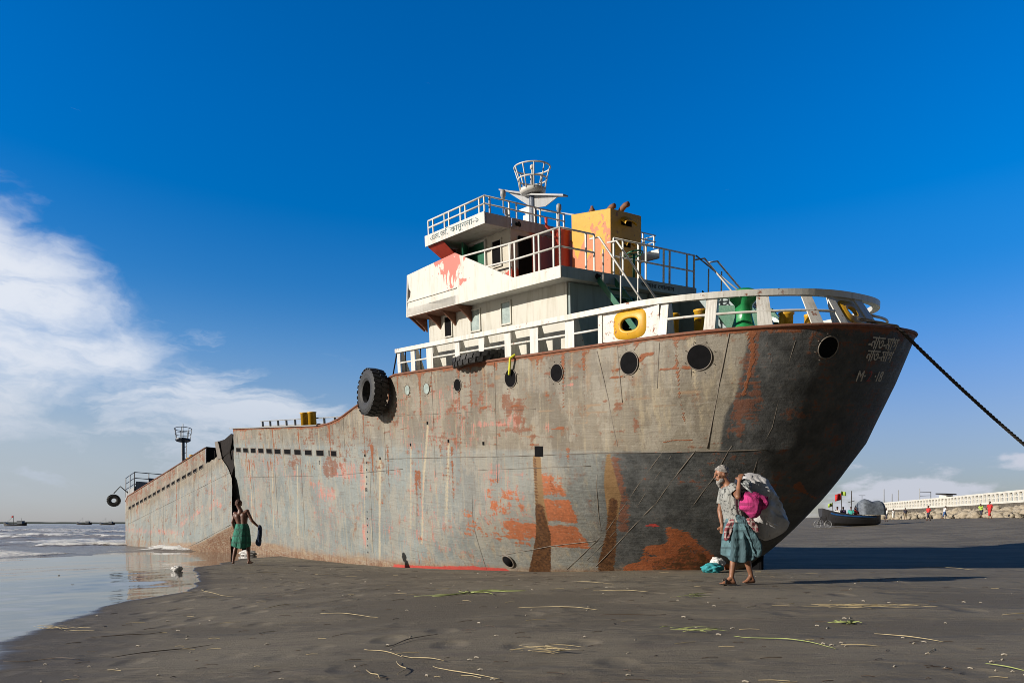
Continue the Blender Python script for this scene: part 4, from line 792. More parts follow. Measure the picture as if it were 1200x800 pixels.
# stairs from the bridge deck, aft
def stairs(b0, b1, a0, a1, c0, c1, name='stairs'):
    m = MB()
    for b in (b0, b1 - .04): m.prism([(a0, b, c0), (a0 - .0, b, c0 - .2), (a1, b, c1), (a1 - .12, b, c1 + .06)], (0, .04, 0))
    o = m.build(name, M['green'], ship); k = 7
    for i in range(1, k):
        t = i / k; mm = MB(); a = a0 + (a1 - a0) * t; c = c0 - .1 + (c1 - c0 + .05) * t; mm.box(a - .10, a + .08, b0 + .04, b1 - .04, c, c + .025); mm.build('tread', M['green'], o)
    for b in (b0 + .02, b1 - .02):
        mm = MB(); mm.tube([(a0 + .25, b, c0 + .86), (a0 - .05, b, c0 + .84), (a1 - .1, b, c1 + .78)], .024, 6)
        for t in (.12, .5, .9): a = a0 + (a1 - a0) * t; c = c0 + (c1 - c0) * t; mm.tube([(a, b, c - .08), (a, b, c + .76)], .02, 6)
        mm.build('handrail', M['white'], o, True)
    return o
stairs(1.66, 2.31, 6.0, 4.55, 8.36, 6.52); stairs(-2.4, -1.75, 5.9, 4.3, 8.36, 6.52)
# small green derrick and wheel by the funnel
m = MB(); m.torus((5.9, 1.1, 8.95), (.2, 0, 1), .22, .02, 24, 6); m.tube([(5.9, 1.1, 8.4), (5.9, 1.1, 8.95)], .03, 6); m.tube([(5.68, 1.1, 8.95), (6.12, 1.1, 8.95)], .014, 5); m.tube([(5.9, .88, 8.95), (5.9, 1.32, 8.95)], .014, 5); m.build('valve_wheel', M['green'], ship, True)
# davit frame on the casing: green plate legs
m = MB()
for b in (-.4, -1.3): m.prism([(3.6, b, 6.5), (2.7, b, 6.5), (3.5, b, 7.5), (4.4, b, 7.62), (4.4, b, 7.3)], (0, .06, 0))
m.tube([(3.7, -.35, 7.2), (3.7, -1.3, 7.2)], .07, 8); m.lathe([(.34, -.9), (.34, -.8), (.2, -.78), (.2, -.5), (.34, -.48), (.34, -.4)], (3.3, 0, 6.9), 'y', 20); m.build('winch', M['green'], ship)
# green capstan
m = MB(); m.lathe([(.30, 0), (.30, .08), (.22, .14), (.16, .35), (.17, .55), (.27, .66), (.29, .74), (.24, .82), (.12, .87)], (2.0, 2.35, 6.5), seg=28, fn=lambda t, h: 1 + (.09 * max(0, math.cos(6 * t)) if .1 < h < .7 else 0)); m.build('capstan', M['green_bright'], ship, True)
bollard(3.72, 2.35, 6.5, .62, .13); bollard(3.05, 2.30, 6.5, .62, .13); bollard(1.35, 1.9, 6.5, .36, .13); bollard(1.05, 1.62, 6.5, .30, .07)
# bulwark rail round the quarterdeck: heavy flat top rail, plate posts, mid rail
def base_c(t):   # t 0..1 straight port side a 13.75 -> stern quarter -> stern -> starboard
    return t
def railpath(a0, hb, L, n, c, a_from, tmax, k=60):
    pts = [(a, hb, c) for a in np.linspace(a_from, a0 + L, 16)[:-1]]
    for t in np.linspace(0, tmax, k):
        th = t * np.pi / 2; s_ = 1 if t <= 1 else -1
        pts.append((float(a0 + L * (1 - abs(np.sin(th)) ** (2 / n))), float(hb * s_ * abs(np.cos(th)) ** (2 / n)), c))
    return pts
botP = railpath(.42, 3.44, 3.9, 2.45, 6.54, 13.7, 2.0); topP = []
for i, p in enumerate(botP):
    d = Vector(botP[min(i + 1, len(botP) - 1)]) - Vector(botP[max(i - 1, 0)]); nn_ = Vector((d.y, -d.x, 0)).normalized()
    if nn_.dot(Vector((5, 0, 6.54)) - Vector(p)) < 0: nn_ = -nn_
    topP.append(tuple(Vector(p) + nn_ * .46 * float(sstep(-p[0], -4.2, -.6)) + Vector((0, 0, .70))))
def arc(P):
    P = np.array(P); L = np.r_[0, np.cumsum(np.linalg.norm(np.diff(P, axis=0), axis=1))]; return P, L
TPp, TL = arc(topP); BPp, BL = arc(botP)
def at(P, L, s): return Vector([np.interp(s, L, P[:, i]) for i in range(3)])
ia = lambda a: float(np.interp(-a, -BPp[:44, 0], BL[:44]))
def both(s):
    u = float(np.interp(s, BL, np.arange(len(BL)))); ix = np.arange(len(BL)); f3 = lambda P: Vector([float(np.interp(u, ix, P[:, i])) for i in range(3)]); return f3(BPp), f3(TPp)
m = MB()
tp = [Vector(p) for p in topP + [(a, -3.44, 7.24) for a in np.linspace(4.6, 13.7, 10)]]
vs = []
for i, p in enumerate(tp):
    d = (tp[min(i + 1, len(tp) - 1)] - tp[max(i - 1, 0)]).normalized(); s_ = d.cross(Vector((0, 0, 1))).normalized()
    for (u, z) in ((.06, -.06), (.06, .06), (-.09, .06), (-.09, -.06)): vs.append(tuple(p - s_ * u * 1 + Vector((0, 0, z))))
m.add(vs, [(i * 4 + k, i * 4 + (k + 1) % 4, (i + 1) * 4 + (k + 1) % 4, (i + 1) * 4 + k) for i in range(len(tp) - 1) for k in range(4)] + [(0, 1, 2, 3), tuple(range(len(vs) - 4, len(vs)))])
toprail = m.build('top_rail', M['white_rusty'], ship)
MID = [tuple(Vector(a).lerp(Vector(b), .46)) for a, b in zip(botP, topP)]
def plate(s0, s1, gus=True, name='rail_post', material='white_rusty', taper=.0):
    m = MB(); n_ = 4
    for i in range(n_):
        u0 = s0 + (s1 - s0) * i / n_; u1 = s0 + (s1 - s0) * (i + 1) / n_
        (b0, t0), (b1, t1) = both(u0), both(u1); d = (b1 - b0).normalized(); inn = d.cross(Vector((0, 0, 1))).normalized() * -.025
        m.hexa([b0, b1, b1 - inn, b0 - inn], [t0, t1, t1 - inn, t0 - inn])
    if gus:
        (b0, t0), (b1, t1) = both(s1 - .02), both(s1); d = (b1 - b0).normalized(); inn = -d.cross(Vector((0, 0, 1))).normalized(); inn = inn if (Vector((4, 0, 7)) - b0).dot(inn) > 0 else -inn
        m.prism([tuple(b0 + inn * .02), tuple(b0 + inn * .34), tuple(t0 + inn * .10), tuple(t0 + inn * .02)], tuple(d * .02))
    return m.build(name, M[material], ship)
for a0, a1 in [(13.68, 13.5), (12.85, 12.62), (11.95, 11.6), (10.45, 10.22), (9.32, 9.08), (8.2, 7.95), (7.2, 6.9), (5.95, 5.65), (2.36, 2.16)]: plate(ia(a0), ia(a1), material='white' if a0 > 7 else 'white_rusty')
S_ = lambda b: float(np.interp(-b, -BPp[16:75, 1], BL[16:75]))
for b0, b1 in [(2.68, 2.50), (1.90, 1.66)]: plate(S_(b0), S_(b1))
# fairlead panels with a yellow oval eye, real hole
def fairlead(s0, s1, eye=.5, rx=.30, rz=.17, white=True):
    m = MB(); (b0, t0), (b1, t1) = both(s0), both(s1); sc_ = s0 + (s1 - s0) * eye
    (bc, tc) = both(sc_); u = (b1 - b0).normalized(); W_ = (s1 - s0); H_ = (tc - bc).length; up = (tc - bc).normalized(); nn = u.cross(up).normalized()
    if nn.dot(bc - Vector((5, 0, 6.5))) < 0: nn = -nn
    n_ = 32; hx = W_ / 2; cx = 0; inner = []; outer = []
    for k in range(n_):
        t = 2 * math.pi * k / n_; ct, st = math.cos(t), math.sin(t); r = min(hx / max(abs(ct), 1e-6), (H_ / 2) / max(abs(st), 1e-6)); outer.append((ct * r, st * r)); inner.append((ct * rx, st * rz - .02))
    def pt(p, off): return tuple((b0 + b1) * .5 + up * H_ / 2 + u * p[0] + up * p[1] + nn * off)
    vs = [pt(p, 0) for p in outer] + [pt(p, 0) for p in inner] + [pt(p, -.03) for p in outer] + [pt(p, -.03) for p in inner]
    fs = []
    for k in range(n_): q = (k + 1) % n_; fs += [(k, q, n_ + q, n_ + k), (2 * n_ + q, 2 * n_ + k, 3 * n_ + k, 3 * n_ + q)]
    m.add(vs, fs); o = m.build('fairlead_panel', M['white_rusty'], ship)
    m = MB(); vs = []; prof = [(.0, -.03), (.0, .015), (.02, .035), (.06, .035), (.09, .018), (.20, .014), (.21, -.01)]
    for (e, off) in prof:
        for k in range(n_): t = 2 * math.pi * k / n_; vs.append(pt((math.copysign(abs(math.cos(t)) ** (.8 if e < .2 else .55), math.cos(t)) * (rx - .02 + e), math.copysign(abs(math.sin(t)) ** (.8 if e < .2 else .55), math.sin(t)) * (rz - .02 + e * .85) - .02), off))
    m.add(vs, [(i * n_ + k, i * n_ + (k + 1) % n_, (i + 1) * n_ + (k + 1) % n_, (i + 1) * n_ + k) for i in range(len(prof) - 1) for k in range(n_)])
    m.build('fairlead', M['yellow'], o, True); return o
fairlead(ia(4.78), ia(3.28), .5, .25, .15); fairlead(S_(1.05), S_(.25), .5, .14, .13)
plate(ia(4.9), ia(4.78)); plate(ia(3.28), ia(3.10)); plate(S_(1.25), S_(1.05)); plate(S_(.25), S_(-.1)); 
def span(s0, s1, n_=24): return [tuple(both(s0 + (s1 - s0) * k / n_)[0].lerp(both(s0 + (s1 - s0) * k / n_)[1], .46)) for k in range(n_ + 1)]
for s0, s1 in ((.05, ia(4.9)), (ia(3.2), S_(1.25)), (S_(-.1), BL[-1] - .05)):
    m = MB(); m.tube(span(s0, s1), .028, 6); m.build('mid_rail', M['white_rusty'], ship, True)
m = MB(); m.tube([(13.7, 3.44, 7.24), (14.05, 3.44, 6.5)], .025, 6); m.tube([(13.2, 3.44, 7.2), (13.45, 3.3, 6.5)], .02, 6); m.tube([(12.3, 3.44, 7.2), (12.55, 3.3, 6.5)], .02, 6); m.build('rail_stay', M['dark_steel'], ship, True)
# short awning strut right of the stern stairs
m = MB(); m.tube([(6.05, -1.66, 9.3), (4.35, -2.1, 7.7)], .022, 6); m.build('rail_stay', M['grey_steel'], ship, True)

# lettering: real letters standing 2 mm proud of their plates
def letters(txt, size, mtx, material, parent, shear=0.0, width=None):
    cu = bpy.data.curves.new('lettering', 'FONT'); cu.body = txt; cu.size = size; cu.extrude = .004; cu.shear = shear; cu.align_x = 'CENTER'
    tmp = bpy.data.objects.new('tmp', cu); col.objects.link(tmp); bpy.context.view_layer.update()
    me = bpy.data.meshes.new_from_object(tmp.evaluated_get(bpy.context.evaluated_depsgraph_get())); bpy.data.objects.remove(tmp)
    if width and len(me.vertices):
        xs = [v.co.x for v in me.vertices]; k = width / max(1e-3, max(xs) - min(xs))
        for v in me.vertices: v.co.x *= k
    me.materials.clear(); o = link('lettering', me, M[material], parent); o.matrix_local = mtx; return o
def basis(x, y, loc):
    x = Vector(x).normalized(); y = Vector(y).normalized(); z = x.cross(y); m_ = Matrix.Identity(4)
    for i, v in enumerate((x, y, z)):
        for j in range(3): m_[j][i] = v[j]
    m_.translation = Vector(loc); return m_
letters('এম.ভি. কামুননা-১', .20, basis((-1, 0, 0), (0, 0, 1), (10.2, 3.534, 10.09)), 'lettering', ship, width=2.3)
letters('আমার েগালাস', .15, basis((0, -1, 0), (0, 0, 1), (6.016, .0, 8.25)), 'lettering_dark', ship, width=1.35)
def on_stern(b, c, roll=0.0):
    t = 1 - (b / HB if b > 0 else -b / HB) ; ts = np.linspace(0, 1, 300)
    def A_of(bb, cc_): aa, b2 = plan(cc_, ts); return float(np.interp(abs(bb), b2[::-1], aa[::-1]))
    p = Vector((A_of(b, c), b, c)); px_ = Vector((A_of(b - .15, c), b - .15, c)) - p; py_ = Vector((A_of(b, c + .2), b, c + .2)) - p
    x = px_.normalized(); y = (py_ - x * py_.dot(x)).normalized(); n_ = x.cross(y); 
    return basis(x, y, p + n_ * .055)
letters('-নাত-মাগ', .36, on_stern(.45, 6.12), 'lettering_pale', ship, width=1.15); letters('নাত-মাগ', .32, on_stern(.42, 5.90), 'lettering_pale', ship, width=1.05)
letters('M·', .30, on_stern(.80, 5.52), 'lettering_pale', ship, width=.26); letters('2', .30, on_stern(.52, 5.52), 'lettering_red', ship); letters('·18', .30, on_stern(.17, 5.52), 'lettering_pale', ship, width=.34)
for k in range(11): # draught marks amidships
    pass
m = MB()
for k in range(14): m.box(16.12 + k * .022 - .03, 16.12 + k * .022 + .03, HB, HB + .006, 3.6 - k * .25, 3.66 - k * .25)
m.build('draught_marks', M['lettering_dark'], ship)
letters('9', .24, basis((-1, 0, 0), (0, 0, 1), (20.1, HB + .008, 3.45)), 'lettering_dark', ship); letters('18', .2, basis((-1, 0, 0), (0, 0, 1), (16.25, HB + .008, 2.6)), 'lettering_dark', ship)
m = MB(); m.tube([(7.75, 3.5, 6.58), (7.8, 3.62, 6.5), (7.85, 3.6, 6.3), (7.92, 3.57, 6.1)], .035, 6); tag(m.build('yellow_rope', M['yellow_rope']), 'short yellow rope hanging over the rusty hull top at a dark porthole', 'rope').matrix_world = MA
# ------------------------------------------------------------------ tyres, ropes, litter
def tyre(mtx, R_, r, label, lugs=26, w_=1.25):
    m = MB(); seg = 64; prof = [(-.55, -.95), (-.9, -.8), (-1, -.3), (-.98, 0), (-1, .3), (-.9, .8), (-.55, .95), (.1, 1.0), (.55, .92), (.82, .80), (.90, .4), (.92, 0), (.90, -.4), (.82, -.80), (.55, -.92), (.1, -1.0)]
    ns = len(prof); vs = []
    for i in range(seg):
        t = 2 * math.pi * i / seg
        for (u, v) in prof: rr = R_ + r * u; vs.append((rr * math.cos(t), rr * math.sin(t), r * w_ * v))
    m.add(vs, [(i * ns + k, ((i + 1) % seg) * ns + k, ((i + 1) % seg) * ns + (k + 1) % ns, i * ns + (k + 1) % ns) for i in range(seg) for k in range(ns)])
    for i in range(lugs):
        for sd_ in (-1, 1):
            t0 = 2 * math.pi * (i + (.25 if sd_ > 0 else -.25)) / lugs; dt = .30 * 2 * math.pi / lugs; sk = .5 * dt * sd_
            q = []
            for (rr, z, s2) in ((R_ + r * .78, .95, 1.6), (R_ + r * .88, .04, 0)):
                for s_ in (-1, 1): t = t0 + s_ * dt + sk * s2; q.append((rr, t, z * r * w_ * sd_))
            order = [q[0], q[1], q[3], q[2]]
            bot = [(a * math.cos(t), a * math.sin(t), z) for a, t, z in order]; top = [((a + r * .16) * math.cos(t), (a + r * .16) * math.sin(t), z * .98) for a, t, z in order]
            m.hexa(bot, top)
    o = m.build('tyre', M['rubber']); o.matrix_world = mtx
    tag(o, label, 'tyre'); return o
def orient(loc, axis, scl=K): q = Vector(axis).normalized().to_track_quat('Z', 'Y').to_matrix().to_4x4(); q.translation = Vector(loc); return q @ Matrix.Scale(scl, 4)
dirA = lambda v: (MA.to_3x3() @ Vector(v)).normalized()
tyre(orient(MA @ Vector((14.75, 3.84, 6.0)), dirA((.10, 1, .12))), .56, .22, 'big black lugged tyre hanging on the hull side below the end of the white rail', w_=1.2)
tyre(orient(MA @ Vector((9.65, 3.08, 6.66)), dirA((.08, .10, 1))), .70, .17, 'worn black tyre lying flat over the deck edge above the portholes', 26, .8)
bt = Vector((-25.2, 43.2, 1.45)); tyre(orient(bt, (.35, -1, .1)), .32, .15, 'black tyre hanging over the far bow near the forecastle rail', 20)
m = MB(); m.tube([MA @ Vector(p) for p in [(14.75, 3.84, 6.6), (14.75, 3.72, 6.35), (14.75, 3.55, 6.5), (14.5, 3.4, 6.45)]], .03, 6); tag(m.build('tyre_rope', M['rope'], None, True), 'short dark rope holding the big lugged tyre at the deck edge', 'rope')
m = MB(); m.tube([bt + Vector((0, 0, .45)), bt + Vector((.3, .2, .9)), MF @ Vector((22.6, 2.9, 5.4))], .035, 6); tag(m.build('tyre_rope', M['rope'], None, True), 'short dark rope holding the tyre at the far bow', 'rope')
S0 = MA @ Vector((.02, .1, 6.55)); S1 = MA @ Vector((.5, .75, 6.72)); E_ = Vector((13.2, 13.4, float(gz(13.2, 13.4)) + .1))
pts = [S1]
for k in range(41): t = k / 40; p = S0.lerp(E_, t); p.z -= 1.0 * t * (1 - t); pts.append(p)
m = MB(); m.tube(pts, .036, 8)
for k in range(0, 40):
    pass
m = MB()
for ph0 in range(3):
    Q = []
    for k in range(0, 520):
        t = k / 519 * (len(pts) - 1); i = min(int(t), len(pts) - 2); p = pts[i].lerp(pts[i + 1], t - i); d = (pts[i + 1] - pts[i]).normalized(); u = d.cross(Vector((0, 0, 1))).normalized(); v = u.cross(d); an_ = k * .42 + ph0 * 2.094; Q.append(p + (u * math.cos(an_) + v * math.sin(an_)) * .014)
    m.tube(Q, .0155, 6)
tag(m.build('mooring_rope', M['rope'], None, True), 'long dark mooring rope running down from the stern to the sand at right', 'rope')
m = MB(); m.tube([E_ + Vector((.05, 0, .35)), E_ + Vector((-.02, 0, -.5))], .05, 8); tag(m.build('mooring_stake', M['rust']), 'rusty iron stake in the sand holding the mooring rope', 'stake')

def crumple(name, loc, r, material, label, cat, seed=0, sub=4, amp=.45, **kw):
    bm = bmesh.new(); bmesh.ops.create_icosphere(bm, subdivisions=sub, radius=1)
    for v in bm.verts:
        n_ = v.co.normalized(); q = fbm((n_.x + seed) * 1.9 + 5, (n_.y + n_.z * 1.3 + seed) * 2.1, 4); q2 = abs(float(fbm((n_.x * 3 + n_.z * 2 + seed) * 1.5, (n_.y * 3 - n_.z + seed) * 1.5, 3)) - .5) * 2
        v.co = n_ * (1 + amp * (float(q) - .5) * 2 - amp * .8 * q2)
    me = bpy.data.meshes.new(name); bm.to_mesh(me); bm.free(); o = link(name, me, M[material], None, True); o.location = loc; o.scale = r; tag(o, label, cat, **kw); return o
def onground(x, y, dz=0): return (x, y, float(gz(x, y)) + dz)
M['teal_cloth'] = plain('teal_cloth', (.03, .26, .30), .85, .4, 18); M['white_plastic'] = plain('white_plastic', (.62, .61, .60), .4, .25, 5, bump=.5)
crumple('cloth_bundle', onground(3.72, 12.7, .08), (.22, .16, .11), 'teal_cloth', 'crumpled teal cloth lying at the foot of the dark hull left of the walking man', 'cloth', 3)
crumple('plastic_bag', onground(3.86, 12.85, .16), (.15, .12, .12), 'white_plastic', 'dirty white plastic bag on the sand against the teal cloth by the hull', 'bag', 8)
crumple('plastic_bag', onground(-7.75, 15.8, .05), (.13, .10, .08), 'white_plastic', 'small white plastic scrap at the edge of the wet sand at left', 'litter', 11)
crumple('plastic_sheet', onground(-10.3, 26.6, .08), (.36, .16, .14), 'white_plastic', 'white plastic sheet scrap at the hull foot behind the man in green', 'litter', 15)

# ------------------------------------------------------------------ reeds and debris on the sand
def straw_mat(name, c0, c1):
    def fn(N, b): n = N.noise(N.obj(), 14, 4); setb(N, b, col=N.mix(n, c0, c1), rough=.7)
    return mat(name, fn)
M['straw'] = straw_mat('dry_reed', (.30, .23, .12), (.48, .40, .24)); M['straw_green'] = straw_mat('green_reed', (.16, .24, .06), (.40, .40, .16)); M['twig'] = straw_mat('dark_twig', (.05, .035, .025), (.12, .085, .06)); M['bits'] = straw_mat('pale_bits', (.30, .25, .19), (.55, .50, .42))
def stalk_pts(x0, y0, x1, y1, bend, lift=.006, n_=12):
    out = []; L = math.hypot(x1 - x0, y1 - y0); nx, ny = -(y1 - y0) / max(L, 1e-6), (x1 - x0) / max(L, 1e-6); k = rr_.uniform(-1, 1)
    for i in range(n_ + 1):
        t = i / n_; o_ = bend * L * (math.sin(math.pi * t) + .35 * k * math.sin(2.7 * math.pi * t)); x = x0 + (x1 - x0) * t + nx * o_; y = y0 + (y1 - y0) * t + ny * o_
        out.append((x, y, float(gz(x, y)) + lift + .012 * abs(math.sin(3 * t + k))))
    return out
REEDS = [(-1.1, 5.09, -0.75, 4.69, 'straw', 'pale reed stalk bent at the left end of the foreground reed litter'),
  (-0.77, 4.74, -0.44, 4.44, 'straw', 'pale reed stalk crossing the middle of the foreground reed litter'),
  (-0.5, 4.32, -0.07, 3.84, 'straw', 'long pale reed stalk at the bottom edge right of the foreground litter'),
  (-0.91, 4.26, -0.76, 3.94, 'straw', 'short pale reed stalk at the bottom edge pointing away'),
  (-0.76, 4.49, -0.67, 4.05, 'straw', 'short pale reed stalk pointing straight at the viewer in the foreground'),
  (-0.96, 5.15, -0.62, 5.63, 'twig', 'dark bent twig behind the foreground reed litter'),
  (-2.09, 7.45, -1.35, 6.85, 'straw', 'thin pale reed stalk on open sand below the man in green'),
  (0.07, 7.29, 0.86, 6.72, 'straw', 'thin pale reed stalk on the sand below the rust strip of the hull'),
  (-0.1, 4.76, 0.47, 4.57, 'bunch', 'tangled bunch of straw and green reeds at bottom centre'),
  (1.13, 5.34, 1.7, 5.2, 'gbunch', 'green reed bunch below the walking man'),
  (1.64, 5.05, 2.13, 4.49, 'green', 'long yellowish green reed stalk right of the green bunch'),
  (0.8, 6.37, 1.43, 6.33, 'twig', 'long dark twig lying beside the green reed bunch'),
  (2.84, 6.58, 4.08, 6.18, 'bunch', 'wide bunch of yellow reeds on the sand at right'),
  (2.58, 5.55, 2.88, 5.51, 'clump', 'spiky green weed clump just below the wide yellow reed bunch'),
  (2.67, 5.03, 2.95, 4.67, 'straw', 'pale reed stalk right of the green weed clump'),
  (2.22, 4.61, 2.46, 4.55, 'straw', 'short pale reed stalk below the green weed clump'),
  (2.72, 3.92, 2.85, 3.71, 'green', 'green reed stalk at the bottom right corner'),
  (-5.07, 7.31, -4.31, 6.93, 'bunch', 'small bunch of pale reeds on wet sand at far left'),
  (1.82, 7.45, 2.3, 7.6, 'gbunch', 'small green reed bunch just left below the walking man'),
  (1.0, 10.51, 1.37, 10.11, 'straw', 'short pale reed stalk on the sand before the dark hull'),
  (8.26, 14.37, 8.65, 12.7, 'straw', 'pale reed stalk at the edge of the ship shadow at right'),
  (-5.36, 11.84, -4.13, 10.21, 'straw', 'short reed stalk beside the wet sand below the man in green'),
  (-4.06, 5.45, -3.38, 5.36, 'twig', 'dark branch on the wet sand in the bottom left corner'),
  (-3.15, 5.36, -2.53, 5.78, 'twig', 'long dark twig on damp sand at the lower left'),
  (-4.03, 6.45, -3.4, 6.64, 'twig', 'dark twig along the edge of the wet sand'),
  (-5.8, 14.96, -5.21, 15.44, 'straw', 'short pale stalk on the sand at the feet of the man in green'),
  (-3.02, 8.33, -2.76, 8.65, 'straw', 'short straw on open sand left of centre'),
  (4.19, 5.84, 4.51, 5.91, 'straw', 'short reed stalk at the right edge of the picture'),
  (1.1, 8.77, 1.67, 8.35, 'straw', 'thin straw before the dark stern hull'),
  (-0.62, 8.27, -0.48, 9.65, 'clump', 'small dried weed clump on open sand near the centre')]
for (x0, y0, x1, y1, kind, lab) in REEDS:
    m = MB(); ns_ = {'straw': 1, 'green': 1, 'twig': 1, 'bunch': 10, 'gbunch': 9, 'clump': 12}[kind]; L = math.hypot(x1 - x0, y1 - y0)
    for q in range(ns_):
        if ns_ == 1: m.tube(stalk_pts(x0, y0, x1, y1, rr_.uniform(-.10, .10)), [.0018 + .0022 * (1 - abs(2 * i / 12 - 1)) for i in range(13)], 5)
        elif kind == 'clump':
            t = rr_.uniform(0, 6.28); cx, cy = (x0 + x1) / 2, (y0 + y1) / 2; l = L * rr_.uniform(.3, .6); m.tube(stalk_pts(cx, cy, cx + l * math.cos(t), cy + l * .7 * math.sin(t), .2, .01, 6), [.005, .006, .006, .005, .004, .003, .002], 4)
        else:
            a = rr_.uniform(-.05, .6); b = a + rr_.uniform(.15, .6); d = [rr_.gauss(0, .055) * L for _ in range(4)]; m.tube(stalk_pts(x0 + (x1 - x0) * a + d[0], y0 + (y1 - y0) * a + d[1] , x0 + (x1 - x0) * b + d[2], y0 + (y1 - y0) * b + d[3], rr_.uniform(-.06, .06), .008 + .004 * q), [.0012 + .0018 * (1 - abs(2 * i / 12 - 1)) for i in range(13)], 5)
    nm_ = 'reed_stalk' if ns_ == 1 else ('reed_bunch' if kind != 'clump' else 'weed_clump')
    tag(m.build(nm_, M[{'straw': 'straw', 'green': 'straw_green', 'twig': 'twig', 'bunch': 'straw', 'gbunch': 'straw_green', 'clump': 'straw_green'}[kind]], None, True), lab, 'weed' if kind == 'clump' else 'reed', 'reeds washed up on the sand')
for kind_, matn, n_, lo, hi in (('straw', 'straw', 110, .03, .16), ('bits', 'bits', 170, .010, .03), ('twig', 'twig', 260, .02, .12)):
    m = MB()
    for i in range(n_):
        y = 3.6 + 15 * rr_.random() ** 1.6; x = rr_.uniform(-.72, .85) * y
        if float(wetness(np.array([x]), np.array([y]))[0]) > .5 and rr_.random() < .9: continue
        if y > 10.5 and x > -3 + 1.2 * (16 - y) * 0 and y > 16 - .55 * max(x, -1): continue
        l = rr_.uniform(lo, hi) * (1 + .05 * y); t = rr_.gauss(0, .45) + (math.pi if rr_.random() < .5 else 0); x1, y1 = x + l * math.cos(t), y + l * math.sin(t)
        z0, z1 = float(gz(x, y)), float(gz(x1, y1)); r_ = .0022 if kind_ != 'bits' else rr_.uniform(.003, .006)
        m.tube([(x, y, z0 + .004), ((x + x1) / 2 + .1 * l * math.sin(t), (y + y1) / 2, (z0 + z1) / 2 + .008), (x1, y1, z1 + .004)], r_, 4)
    tag(m.build('beach_debris', M[matn]), kind='stuff')

# ------------------------------------------------------------------ people
def capsule(m, p0, p1, r0, r1, seg=12):
    p0, p1 = Vector(p0), Vector(p1); d = (p1 - p0); L = d.length; d = d / max(L, 1e-6); pts = []; rr = []
    for k in range(5): t = k / 5 * math.pi / 2; pts.append(p0 - d * r0 * math.cos(t)); rr.append(max(r0 * math.sin(t), .0008))
    for k in range(7): t = k / 6; pts.append(p0.lerp(p1, t)); rr.append(r0 + (r1 - r0) * t)
    for k in range(1, 6): t = k / 5 * math.pi / 2; pts.append(p1 + d * r1 * math.sin(t)); rr.append(max(r1 * math.cos(t), .0008))
    m.tube(pts, rr, seg)
def ellipsoid(m, c, r, axes=None, seg=20):
    X_, Y_, Z_ = axes or (Vector((1, 0, 0)), Vector((0, 1, 0)), Vector((0, 0, 1))); vs = []; nr_ = 14
    for i in range(nr_):
        ph_ = -math.pi / 2 + math.pi * (i + .5) / nr_
        for k in range(seg): t = 2 * math.pi * k / seg; vs.append(tuple(Vector(c) + X_ * r[0] * math.cos(ph_) * math.cos(t) + Y_ * r[1] * math.cos(ph_) * math.sin(t) + Z_ * r[2] * math.sin(ph_)))
    m.add(vs, [(i * seg + k, i * seg + (k + 1) % seg, (i + 1) * seg + (k + 1) % seg, (i + 1) * seg + k) for i in range(nr_ - 1) for k in range(seg)] + [tuple(range(seg))[::-1], tuple(range((nr_ - 1) * seg, nr_ * seg))])
def fuse(m, name, material, voxel, smooth=3):
    me = bpy.data.meshes.new(name); me.from_pydata(m.v, [], m.f); o = bpy.data.objects.new('tmp', me); col.objects.link(o)
    bm = bmesh.new(); bm.from_mesh(me); bmesh.ops.recalc_face_normals(bm, faces=bm.faces); bm.to_mesh(me); bm.free()
    r = o.modifiers.new('r', 'REMESH'); r.mode = 'VOXEL'; r.voxel_size = voxel
    s_ = o.modifiers.new('s', 'SMOOTH'); s_.factor = .5; s_.iterations = smooth
    bpy.context.view_layer.update(); new = bpy.data.meshes.new_from_object(o.evaluated_get(bpy.context.evaluated_depsgraph_get())); bpy.data.objects.remove(o); new.name = name
    new.materials.clear(); return link(name, new, material, None, True)
def headaxes(face): f_ = Vector(face).normalized(); s_ = f_.cross(Vector((0, 0, 1))).normalized(); u = s_.cross(f_); return s_, f_, u   # side, forward, up
def hand(m, wr, d, curl, side, s=1.0):
    """palm + four fingers of unequal length + thumb; d direction along hand, curl = palm normal direction, side = towards thumb"""
    wr, d, curl, side = Vector(wr), Vector(d).normalized(), Vector(curl).normalized(), Vector(side).normalized()
    ellipsoid(m, wr + d * .045 * s, (.038 * s, .017 * s, .050 * s), (side, curl, d), 14); capsule(m, wr - d * .01, wr + d * .03 * s, .024 * s, .024 * s, 10)
    for k, (o_, L) in enumerate(((.028, .066), (.010, .075), (-.009, .070), (-.027, .054))):
        a = wr + d * .078 * s + side * o_ * s; b = a + (d * .75 + curl * .55) * L * .5 * s; c = b + (d * .1 + curl * 1.0).normalized() * L * .42 * s; e = c + (curl * .5 - d * .7).normalized() * L * .25 * s
        for p, q, r0, r1 in ((a, b, .0095, .009), (b, c, .009, .0083), (c, e, .0083, .007)): capsule(m, p, q, r0 * s, r1 * s, 8)
    a = wr + d * .022 * s + side * .030 * s; b = a + (d * .5 + side * .75).normalized() * .036 * s; c = b + (d * .8 + curl * .7).normalized() * .030 * s
    capsule(m, a, b, .012 * s, .0105 * s, 8); capsule(m, b, c, .0105 * s, .0085 * s, 8)
